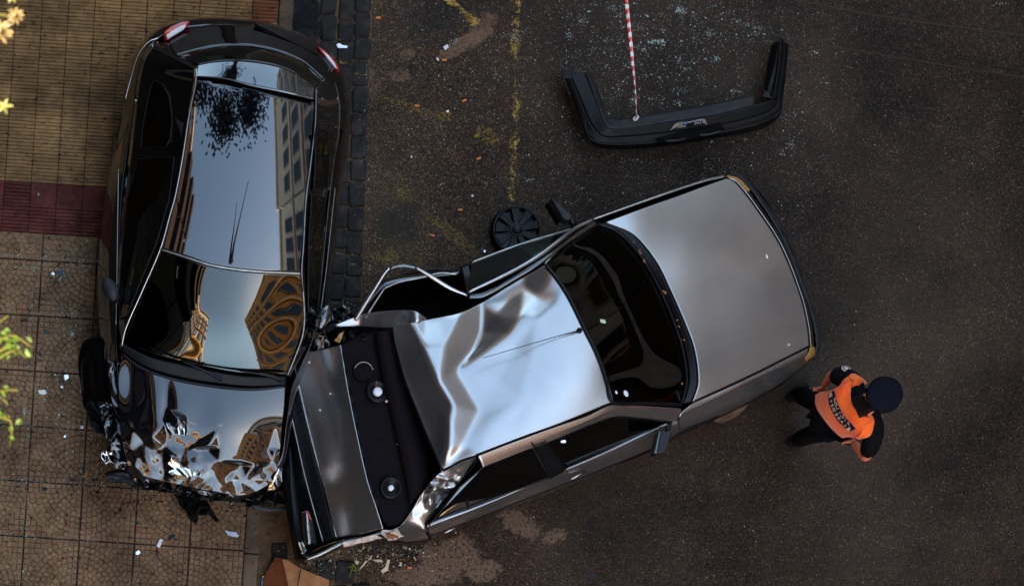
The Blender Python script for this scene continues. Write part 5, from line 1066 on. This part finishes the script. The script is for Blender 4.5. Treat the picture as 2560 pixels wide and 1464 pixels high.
loft('vest_shoulder', [[(2166,1040,1.482),(2160,1056,1.47),(2150,1084,1.43),(2136,1092,1.34)], [(2184,1034,1.48),(2178,1060,1.475),(2166,1090,1.42),(2146,1096,1.34)], [(2204,1038,1.42),(2204,1060,1.43),(2190,1080,1.41),(2170,1090,1.34)]], 24, 16, 'vest', ve, t=.008)
# lettered band on the back, laid onto the cloth
from mathutils.bvhtree import BVHTree
off_ = parent_loc(PR); bvh = BVHTree.FromPolygons([v.co+off_ for v in ve.data.vertices], [tuple(p_.vertices) for p_ in ve.data.polygons])
def lay(px, py, lift=.008):
    o_ = Vector((CX, CY, CZ)); d_ = (Vector(P(px, py, 0))-o_).normalized(); h_, n_, *_ = bvh.ray_cast(o_, d_)
    if h_ is None: h_ = bvh.find_nearest(Vector(P(px, py, 1.25)))[0]
    return h_-d_*lift
ap = cr([(2086,975),(2093,1004),(2112,1040),(2140,1070)], 60); bp_ = cr([(2071,983),(2074,1012),(2094,1050),(2124,1079)], 60)
G_ = [[lay(*(ap[i]*(1-f_)+bp_[i]*f_)) for i in range(60)] for f_ in np.linspace(0, 1, 7)]
M['navy'] = simple('navy_print', (.02, .012, .045), .6, .1, 10); M['silver'] = simple('reflective_lettering', (.80, .66, .52), .5, .05, 10)
st_ = mesh('lettered_band', [tuple(v) for r_ in G_ for v in r_], grid_faces(60, 7), 'navy', ve); solid(st_, .004)
for word, f_, sz in (('POLICIA', .27, .050), ('FEDERAL', .74, .046)):
    for k, chh in enumerate(word):
        i = int(8+(52-8)*(k+.5)/7); at_ = lambda ii, ff: lay(*(ap[ii]*(1-ff)+bp_[ii]*ff), .016)
        pos = at_(i, f_); xd = (at_(i+3, f_)-at_(i-3, f_)).normalized(); yd = (at_(i, f_-.2)-at_(i, f_+.2)).normalized(); zd = xd.cross(yd).normalized()
        if zd.z < 0: xd = -xd; zd = -zd
        yd = zd.cross(xd); mt = Matrix((xd, yd, zd)).transposed(); text(chh, st_, tuple(pos), sz, (0, 0, 0), 'silver', 'letter', .001, mt)
for i_ in (3, 56): poly('end_patch', [tuple(lay(*ap[i_-3], .012)), tuple(lay(*ap[i_+3], .012)), tuple(lay(*bp_[i_+3], .012)), tuple(lay(*bp_[i_-3], .012))], 'silver', st_, world=True, h=.003)
def badge(c_, tilt, sx_=1):
    q_ = lathe('arm_badge', [(.034, 0), (.034, .003), (.028, .004)], c_, 'badgegold', PR, n=24, tilt=tilt); lathe('badge_field', [(.028, .003), (.016, .0045)], c_, 'badgeblue', q_, n=24, tilt=tilt); lathe('badge_centre', [(.016, .0045), (.001, .006)], c_, 'badgegold', q_, n=16, tilt=tilt)
badge(P(2115, 921, 1.36), (R(-35), R(0), 0)); badge(P(2188, 1099, 1.37), (R(48), R(42), 0))
o = skin('holster', [v_(2120, 1095, 1.0), v_(2126, 1102, .90)], [(0, 1)], [(.035, .03), (.03, .025)], 'boots', PR, 2, 0)
# ================================================================ POTTED PLANTS ON THE BALCONIES ABOVE
M['leaf'] = simple('bright_leaf', (.035, .075, .006), .5, .35, 40); M['succ'] = simple('pale_succulent', (.22, .165, .08), .5, .25, 40); M['stem'] = simple('plant_stem', (.07, .07, .015), .6, .2, 30); M['pot'] = simple('terracotta', (.35, .13, .06), .8, .2, 15)
def leafmesh(L_, W_, fold=.25, mat='leaf'):
    V = [(0, 0, 0), (L_*.35, W_/2, W_*fold), (L_*.35, -W_/2, W_*fold), (L_*.7, W_*.38, W_*fold), (L_*.7, -W_*.38, W_*fold), (L_, 0, -.1*L_), (L_*.35, 0, 0), (L_*.7, 0, 0)]
    Fc = [(0, 6, 1), (0, 2, 6), (6, 7, 3, 1), (6, 2, 4, 7), (7, 5, 3), (7, 4, 5)]
    me = bpy.data.meshes.new('leaf'); me.from_pydata(V, [], Fc); me.update(); me.materials.append(M[mat]); return me
def plant(name, base, label, cat, shoots, lm, stem='stem', pot=True, nleaf=14, spread=.02):
    r = root(name, base, label, cat)
    if pot:
        o = lathe('pot', [(.09, -.22), (.12, 0), (.13, 0), (.13, .02), (.11, .02), (.09, -.02), (.001, -.02)], base, 'pot', r, n=24)
    for pts in shoots:
        st0 = tube('shoot', [tuple(base)]+[P(*q_) for q_ in pts], [.004]+[.003]*(len(pts)-1)+[.0015], stem, r, world=True, samples=26, n=5)
        c_ = cr([tuple(base)]+[P(*q_) for q_ in pts], 40)
        for k in range(nleaf):
            i = int(14+25*k/nleaf) if len(pts) > 1 else 39; i = min(i, 39)
            o = bpy.data.objects.new('leaf', lm); COL.objects.link(o); o.parent = r
            o.location = Vector(c_[i])+Vector((random.uniform(-1, 1)*spread, random.uniform(-1, 1)*spread, random.uniform(-1, 1)*spread*.5))-Vector(base); o.rotation_euler = (random.uniform(-.6, .6), random.uniform(-.5, .7), random.uniform(0, 6.28)); s_ = random.uniform(.7, 1.2); o.scale = (s_, s_, s_)
    return r
lm1 = leafmesh(.020, .014); lm2 = leafmesh(.032, .012, .3, 'succ'); lm3 = leafmesh(.034, .010, .3, 'succ')
plant('potted_shrub', Vector((-5.25, P(0, 870, 10.8)[1], 10.8)), 'bright green small-leaved shrub hanging over the sidewalk near the middle of the left edge', 'plant',
      [[(-20,850,10.9),(30,838,10.8),(80,868,10.7)], [(-20,880,10.9),(20,860,10.8),(65,895,10.6)], [(-30,820,10.9),(5,800,10.9),(18,790,10.9)], [(-20,900,10.8),(20,880,10.8),(45,880,10.6)], [(-30,990,10.7),(5,975,10.7),(45,975,10.7)], [(-30,1050,10.6),(0,1040,10.6),(28,1055,10.6),(22,1120,10.5)], [(-20,985,10.6),(12,1000,10.6),(20,1010,10.6)], [(-30,1045,10.5),(10,1032,10.5),(25,1042,10.5)]], lm1, nleaf=18, spread=.013)
def rosette(name, px, py, z, lm, label, n_=9, bx=-5.2, group=None, both=True):
    c_ = P(px, py, z); base = Vector((bx, c_[1]+.02, z-.05)); r = root(name, base, label, 'plant')
    tube('stalk', [tuple(base), tuple((base+Vector(c_))/2+Vector((0, .02, .02))), c_], .003, 'stem', r, world=True, samples=14, n=6)
    for ringk in range(2 if both else 1):
        for k in range(n_):
            o = bpy.data.objects.new('petal_leaf', lm); COL.objects.link(o); o.parent = r; o.location = Vector(c_)-base; o.rotation_euler = (random.uniform(-.2, .2), -.25-.5*ringk+random.uniform(-.1, .1), 2*math.pi*(k+.5*ringk)/n_+random.uniform(-.15, .15)); s_ = 1-.3*ringk; o.scale = (s_, s_, s_)
    return r
rosette('succulent', 38, 42, 11.2, leafmesh(.020, .008, .3, 'succ'), 'small pale succulent head on a curved stalk at the top left corner', 10)
rosette('succulent', 2, 83, 11.2, leafmesh(.028, .011, .3, 'succ'), 'largest pale succulent head, below the curved stalk at the left edge', 11)
M['palel'] = simple('pale_green_leaf', (.20, .21, .07), .5, .2, 40)
rosette('succulent', 12, 268, 11.0, leafmesh(.020, .007, .3, 'palel'), 'pale green star-shaped sprig by the left edge above the red tiles', 5, both=False)
rosette('succulent', 30, -4, 11.0, leafmesh(.014, .007, .3, 'palel'), 'tiny pale sprig cut by the top edge in the left corner', 6, both=False)
# ================================================================ STREET TREE (mirrored in the rear of the black roof)
TR = root('street_tree', P(560, -1050, 0), 'dark leafy street tree mirrored at the rear of the black roof', 'tree')
tb = Vector(P(660, -950, 0))
M['bark'] = simple('bark', (.06, .045, .03), .9, .3, 20, .4); M['darkleaf'] = simple('dark_leaf', (.018, .030, .010), .5, .3, 10)
tube('trunk', [tuple(tb), tuple(tb+Vector((.1, .1, 2))), tuple(tb+Vector((0, .1, 4.2)))], [.16, .13, .10], 'bark', TR, world=True, samples=20, n=12)
V, Fc = [], []; rg = random.Random(5)
for l_ in range(7):
    a = l_*.9; tip = tb+Vector((math.cos(a)*1.5, math.sin(a)*1.3-.4, 5.2+rg.uniform(-.5, 1.2)))
    tube('limb', [tuple(tb+Vector((0, .1, 3.8))), tuple(tb.lerp(tip, .5)+Vector((0, 0, 2.2))), tuple(tip)], [.06, .035, .01], 'bark', TR, world=True, samples=14, n=7)
    for k in range(800):
        c_ = tip+Vector((rg.gauss(0, .36), rg.gauss(0, .36), rg.gauss(0, .3))); a1, a2 = rg.uniform(0, 6.28), rg.uniform(-.6, .6)
        d = Vector((math.cos(a1), math.sin(a1), a2)).normalized()*.15; e = d.cross(Vector((rg.uniform(-.3, .3), rg.uniform(-.3, .3), 1))).normalized()*.045; i0 = len(V)
        V += [tuple(c_), tuple(c_+d*.5+e), tuple(c_+d), tuple(c_+d*.5-e)]; Fc.append((i0, i0+1, i0+2, i0+3))
o = mesh('crown', V, Fc, 'darkleaf', TR, smooth=False); o['kind'] = 'stuff'
# overhead cables
M['cable'] = simple('overhead_cable', (.025, .019, .014), .7, .1, 10)
for k, (pts, nm) in enumerate((([(1700,-50,7.5),(1950,-8,7.5),(2200,40,7.5),(2600,95,7.5)], 'upper'), ([(1500,-5,8.0),(1800,58,8.0),(2150,128,8.0),(2600,200,8.0)], 'lower'))):
    a, b_ = np.array(P(*pts[0])), np.array(P(*pts[-1])); d = (b_-a)
    cpt = cr(PP(pts), 30); ext = [cpt[0]-d*(.6), *cpt, cpt[-1]+d*1.2]
    o = tube('overhead_cable', [tuple(q_) for q_ in ext], 0.0035 if k == 0 else .002, 'cable', None, world=True, n=5)
    tag(o, ('thicker upper overhead cable crossing the top right corner' if k == 0 else 'thin lower overhead cable passing above the loose bumper'), 'cable'); recentre(o)
# ================================================================ SMALL DEBRIS
def bit(nm, pts, mat, label, cat, z=.006, h=.003, amp=0):
    o = poly(nm, [(x, y, z+random.uniform(0, .004)) for x, y in pts], mat, None, h=h); tag(o, label, cat); recentre(o); return o
def blob(cx, cy, r_, n_=7, sx=1, sy=1, ang=0, sd=0):
    rg = random.Random(sd); out = []
    for k in range(n_):
        a = 2*math.pi*k/n_; q_ = r_*rg.uniform(.65, 1.15); x, y = q_*math.cos(a)*sx, q_*math.sin(a)*sy; out.append((cx+x*math.cos(ang)-y*math.sin(ang), cy+x*math.sin(ang)+y*math.cos(ang)))
    return out
M['blueish'] = simple('grey_blue_shard', (.42, .47, .55), .3, .15, 20); M['cream_chip'] = simple('cream_chip', (.72, .58, .38), .7, .12, 20); M['orange'] = simple('orange_butt', (.75, .22, .05), .7, .1, 20); M['green'] = simple('green_leaf_litter', (.14, .20, .02), .6, .2, 20); M['clear'] = simple('bright_chrome_chip', (.9, .88, .95), .1, .05, 10, metal=.6); M['slate'] = simple('slate_blue_shard', (.03, .045, .07), .3, .2, 10)
SW = .124
bit('plastic_shard', [(562,1324),(575,1328),(588,1328),(598,1338),(592,1342),(570,1337)], 'blueish', 'pale grey plastic shard on the paving below the black nose', 'shard', SW)
bit('paper_scrap', [(400,1346),(408,1348),(399,1368),(391,1363)], 'paper', 'white folded paper scrap standing on a paving joint', 'paper', SW, .012)
bit('paper_scrap', [(340,1378),(347,1374),(351,1380),(345,1386),(339,1384)], 'clear', 'bright white chip lying left of the folded paper scrap', 'shard', SW, .008)
bit('dark_shard', [(418,1344),(432,1332),(440,1338),(424,1350)], 'trim', 'dark flat shard right of the folded white paper scrap', 'shard', SW)
bit('red_thread', [(392,1370),(395,1370),(394,1388),(391,1388)], 'redtile', 'short dark red strip below the folded white paper scrap', 'strip', SW)
bit('plastic_shard', [(95,975),(112,973),(117,982),(110,986),(98,983)], 'paper', 'white curled shard on the paving beside the torn wheel', 'shard', SW, .008)
bit('glass_chip', [(160,937),(170,936),(172,944),(163,950),(158,944)], 'clear', 'larger glinting chip at the edge of the torn wheel', 'shard', SW, .012)
bit('glass_chip', blob(154, 967, 4, sd=2), 'white', 'tiny white chip between the glinting chip and the curled shard', 'shard', SW)
bit('glass_chip', blob(205, 1066, 5, sd=3), 'clear', 'glinting chip below the torn wheel', 'shard', SW, .01)
bit('glass_chip', blob(162, 1090, 4, sd=4), 'clear', 'small glint left below the torn wheel', 'shard', SW, .01)
bit('glass_chip', blob(133, 683, 4, sd=5), 'clear', 'bright glint touching the blue triangular shard', 'shard', SW, .008)
bit('plastic_shard', [(136,680),(158,671),(157,690),(150,688)], 'slate', 'dark blue triangular shard on the left paving', 'shard', SW)
bit('plastic_shard', blob(116, 830, 6, sd=6), 'slate', 'dark blue blotchy shard beside the green shrub', 'shard', SW)
bit('glass_chip', [(841,112),(848,108),(856,113),(869,115),(868,120),(845,120)], 'clear', 'white glinting chip on the setts by the right tail light', 'shard', .045, .01)
bit('paper_scrap', [(1108,117),(1119,111),(1122,118),(1113,126)], 'paper', 'white and red scrap on the dark cement patch', 'paper')
bit('paper_scrap', [(1092,143),(1098,148),(1096,153),(1091,148)], 'paper', 'tiny scrap with orange tail below the white and red scrap', 'paper')
bit('paper_scrap', blob(1119, 278, 4, sd=8), 'white', 'tiny white scrap left of the long yellow line', 'paper')
bit('paper_scrap', blob(1029, 392, 3.5, 5, .7, 1.2, sd=9), 'white', 'small white scrap above the oil stain', 'paper')
bit('leaf', [(1184,341),(1192,334),(1199,336),(1194,342),(1187,343)], 'green', 'small green leaf between the yellow traces', 'leaf')
bit('paper_scrap', blob(1212, 627, 3.5, sd=11), 'clear', 'round white glint below the wheel cover', 'shard')
bit('paper_scrap', blob(1181, 489, 3.5, sd=12), 'white', 'white crumb above the wheel cover', 'shard')
for k, (x, y, a, d) in enumerate(((946,44,0,'beside the setts at the top'),(1111,150,.1,'below the tiny scrap'),(1043,264,.1,'left of the white scrap'),(1161,251,-.4,'near the yellow line'),(1197,396,-.4,'beside the lower yellow line'),(1151,524,0,'above the wheel cover'),(1024,1418,0,'on the pale cement patch'),(1082,588,.2,'left of the wheel cover'))):
    c_, s_ = math.cos(a), math.sin(a); w_, h_ = 5.5, 2.2
    bit('cigarette_butt', [(x-w_*c_+h_*s_, y-w_*s_-h_*c_), (x+w_*c_+h_*s_, y+w_*s_-h_*c_), (x+w_*c_-h_*s_, y+w_*s_+h_*c_), (x-w_*c_-h_*s_, y-w_*s_+h_*c_)], 'orange', 'orange cigarette butt '+d, 'cigarette butt', h=.006)['group'] = 'orange cigarette butts on the asphalt'
# splintered cream chips by the rear wing
for pts, lb in (([(968,1399),(975,1397),(970,1424),(957,1432),(952,1425),(963,1416)], 'largest cream splinter below the rusty dent'), ([(931,1398),(952,1397),(958,1402),(945,1404)], 'flat cream splinter above the largest one'), ([(898,1422),(914,1400),(920,1401),(903,1420)], 'slanting cream splinter left of the largest one'), ([(887,1400),(898,1401),(895,1409),(888,1407)], 'stubby cream chip under the dark rear wing'), ([(1000,1404),(1005,1404),(1004,1414),(998,1413)], 'small upright cream chip right of the largest splinter'), ([(921,1396),(930,1386),(931,1388),(924,1398)], 'thin cream sliver touching the rear wing'), ([(874,1430),(880,1427),(880,1434),(873,1437)], 'cream crumb beside the green weed'), ([(1035,1390),(1041,1398),(1040,1400),(1034,1392)], 'thin cream sliver on the pale cement')):
    bit('body_filler_splinter', pts, 'cream_chip', lb, 'splinter', .01, .006)['group'] = 'cream body filler splinters'
bit('plastic_shard', [(1030,1386),(1038,1377),(1040,1379),(1034,1389)], 'slate', 'slate blue shard right of the cream splinters', 'shard')
bit('plastic_shard', [(934,1378),(944,1368),(946,1374),(938,1386)], 'slate', 'slate blue shard under the rear wing edge', 'shard')
bit('plastic_shard', [(1472,1434),(1480,1431),(1492,1436),(1490,1444),(1474,1446)], 'trim', 'lone dark flat shard on the asphalt at the bottom', 'shard')
bit('orange_chip', blob(216, 1184, 4, 5, .6, 1.4, .4, sd=21), 'orange', 'orange chip at the centre of the paving fan', 'chip', SW)
bit('orange_chip', blob(431, 1290, 5, 6, 1.4, .7, sd=22), 'amber', 'amber lens chip on the fan below the black nose', 'chip', SW)
bit('orange_chip', blob(343, 1321, 4, 5, sd=23), 'red', 'red lens chip on a paving joint', 'chip', SW)
bit('orange_chip', blob(201, 1328, 3, 5, sd=24), 'red', 'tiny red lens chip on the joint left of the other red one', 'chip', SW)
bit('dark_chip', blob(166, 1307, 6, 6, .6, 1.2, sd=25), 'redtile', 'dark red stain-like chip on the lower left paving', 'chip', SW)
bit('dark_chip', blob(111, 1222, 6, 7, 1.3, .8, sd=26), 'trim', 'black rubber crumb on the left paving', 'chip', SW)
bit('dark_chip', blob(167, 1287, 4, 7, sd=27), 'trim', 'small black crumb on the paving above the dark red chip', 'chip', SW)
bit('dark_chip', blob(344, 1307, 4, 7, sd=28), 'trim', 'small black crumb above the red lens chip', 'chip', SW)
bit('curved_rubber', [(171,1193),(180,1194),(192,1200),(190,1203),(176,1199)], 'trim', 'thin black rubber strip left of the fan centre', 'strip', SW)
wd = root('weed', P(882, 1430, .01), 'thin green weed between the bottom setts', 'plant')
tube('stalk', [(874,1443,.02),(878,1425,.08),(886,1408,.14)], .004, 'green', wd, n=5)
for k in range(4):
    o = bpy.data.objects.new('leaf', leafmesh(.05, .012, .3, 'green')); COL.objects.link(o); o.parent = wd; o.location = Vector(P(880+k, 1425-k*5, .06+.02*k))-wd.location; o.rotation_euler = (0, -.3, k*1.7)
# things lying on the cars
def oncar(nm, c_, r_, mat, label, cat='leaf', n_=6, sx=1, sy=1, ang=0): 
    o = bit(nm, blob(c_[0], c_[1], r_, n_, sx, sy, ang, int(c_[0])), mat, label, cat, c_[2], .003); return o
M['dryleaf'] = simple('dry_leaf', (.30, .11, .04), .8, .3, 30)
oncar('white_chip', (1917,640,.875), 5, 'white', 'elongated white chip on the front of the grey bonnet', 'chip', 6, .5, 1.3, -.3)
oncar('white_chip', (1972,861,.835), 3.5, 'cream_chip', 'cream chip on the near front corner of the grey bonnet', 'chip')
oncar('glass_chip', (1409,1103,1.30), 7, 'clear', 'bright paper label on the near front side window', 'label', 6, 1.3, .6)
for k, (x, y) in enumerate(((1598,625),(1601,632),(1610,650),(1612,655),(1660,728),(1664,732),(1693,800),(1697,815),(1703,850),(1711,848),(1706,958),(1655,732),(1584,605))):
    oncar('dry_leaf', (x, y, .965), 3.2+.5*(k % 3), 'dryleaf', 'dry brown leaf crumb in the grey car cowl, '+('first','second','third','fourth','seventh','eighth','ninth','tenth','eleventh','twelfth','last','sixth','fifth')[k]+' from the far pillar', 'leaf', 5, 1.2, .7, k)['group'] = 'dry leaf crumbs in the cowl'
oncar('glass_chip', (996,1110,.97), 4, 'blueish', 'pale blue glass sliver above the lower speaker', 'shard', 6, 1.6, .5, .4)
oncar('glass_chip', (967,1002,.985), 4, 'cream_chip', 'broken cream connector beside the upper speaker', 'shard')
for k, (x, y) in enumerate(((800,1024),(774,905),(826,983))): oncar('white_chip', (x, y, .965), 3.0, 'cream_chip', ('cream chip on the grey boot lid', 'cream speck at the top of the grey boot lid', 'faint speck on the middle of the grey boot lid')[k], 'chip')
# glass crumbs: real little chips, thickest round the loose bumper and on the left paving
def crumbs(name, spots_, mat, label, n_, s0, s1, seed, z=.004):
    rg = np.random.default_rng(seed); V, Fc = [], []
    for cx, cy, sx_, sy_, wgt, zz in spots_:
        ccx, ccy = rg.normal(cx, sx_, 40), rg.normal(cy, sy_, 40)
        for _ in range(int(n_*wgt)):
            x, y = rg.normal(cx, sx_), rg.normal(cy, sy_)
            if rg.random() < .5: kk = int(40*rg.random()**2); x, y = ccx[kk]+rg.normal(0, sx_*.05), ccy[kk]+rg.normal(0, sy_*.05)
            q_ = np.array(P(x, y, zz)); s_ = rg.uniform(s0, s1)*(1+1.2*(rg.random() > .93)); i0 = len(V)
            a = rg.uniform(0, 6.28); pt = [(math.cos(a+t_)*s_*rg.uniform(.6, 1.2), math.sin(a+t_)*s_*rg.uniform(.6, 1.2), rg.uniform(0, s_*.5)) for t_ in (0, 1.7, 3.1, 4.6)]
            V += [q_+np.array(p_) for p_ in pt]+[q_+np.array([0, 0, s_*rg.uniform(.5, 1.0)])]
            Fc += [(i0, i0+1, i0+4), (i0+1, i0+2, i0+4), (i0+2, i0+3, i0+4), (i0+3, i0, i0+4)]
    o = mesh(name, V, Fc, mat, None, smooth=False); o['kind'] = 'stuff'; o['label'] = label; o['category'] = 'debris'; return o
M['crumbglass'] = simple('broken_tempered_glass', (.40, .50, .44), .3, .3, 400, spec=.8); M['crumbwhite'] = simple('pale_grit', (.55, .50, .42), .6, .35, 300); M['crumbred'] = simple('brick_grit', (.22, .045, .02), .7, .3, 200)
crumbs('glass_crumbs', [(1650,160,150,110,1,.004),(1700,60,180,70,.7,.004),(1500,230,90,120,.4,.004),(1620,420,160,60,.25,.004),(1150,120,140,90,.12,.004),(1940,330,80,140,.2,.004)], 'crumbglass', 'broken windscreen glass strewn round the loose bumper', 1500, .0016, .0042, 1)
crumbs('glass_crumbs', [(170,800,45,130,1,.122),(150,1000,60,120,.6,.122),(240,1110,90,60,.25,.122),(110,660,70,25,.25,.122),(200,640,30,30,.2,.122)], 'crumbglass', 'greenish glass crumbs on the left paving beside the black car', 520, .0016, .0042, 2)
jv = []
for a0, a1, n_ in (((84,600),(60,1460),260), ((0,1198),(420,1225),140), ((0,1335),(420,1362),90), ((0,1058),(240,1075),80), ((0,638),(240,656),90), ((60,780),(240,792),90), ((60,915),(200,925),70)): jv += [((a0[0]*(1-t_)+a1[0]*t_), (a0[1]*(1-t_)+a1[1]*t_), 3, 3, 1/1000, .119) for t_ in np.random.default_rng(n_).random(n_)]
crumbs('glass_crumbs', jv, 'crumbglass', 'glass crumbs caught in the paving joints', 1001, .0015, .0032, 3)
crumbs('grit', [(1280,700,700,420,1,.003),(1100,200,180,200,.6,.003),(2100,600,350,450,.5,.003)], 'crumbwhite', 'pale grit scattered over the asphalt', 2600, .0010, .0029, 4)
crumbs('grit', [(1500,700,700,420,1,.003),(1100,300,200,200,.3,.003)], 'crumbred', 'reddish grit scattered over the asphalt', 500, .0012, .0030, 5)
crumbs('grit', [(900,450,16,320,1,.03),(860,700,30,120,.5,.01),(900,60,30,60,.3,.02)], 'crumbwhite', 'pale grit between the granite setts', 260, .0012, .0028, 6)
M['glassspeck'] = M['crumbwhite']
crumbs('bonnet_dust', [(1350,950,110,100,1,1.38)], 'dryleaf', 'brown dust specks', 0, .001, .002, 7) if False else None

crumbs('glass_crumbs', [(770,1395,40,25,1,.03),(860,1375,60,20,.8,.01),(1000,1370,70,25,.8,.005),(640,1235,50,18,.6,.124),(860,800,25,30,.6,.03),(905,1400,60,25,.6,.005)], 'crumbglass', 'glass crumbs where the two cars meet and below the dark wing', 220, .0018, .0045, 11)
crumbs('plastic_crumbs', [(400,1245,110,22,1,.124),(250,1190,40,50,.7,.124),(880,1385,90,25,.8,.006),(560,1260,60,20,.5,.124)], 'plastic', 'black plastic crumbs shed round the crushed nose', 160, .003, .009, 12)
crumbs('chip_crumbs', [(940,1400,60,18,1,.006),(990,1380,60,20,.6,.006)], 'cream_chip', 'tiny cream filler crumbs under the torn wing', 90, .002, .006, 13)
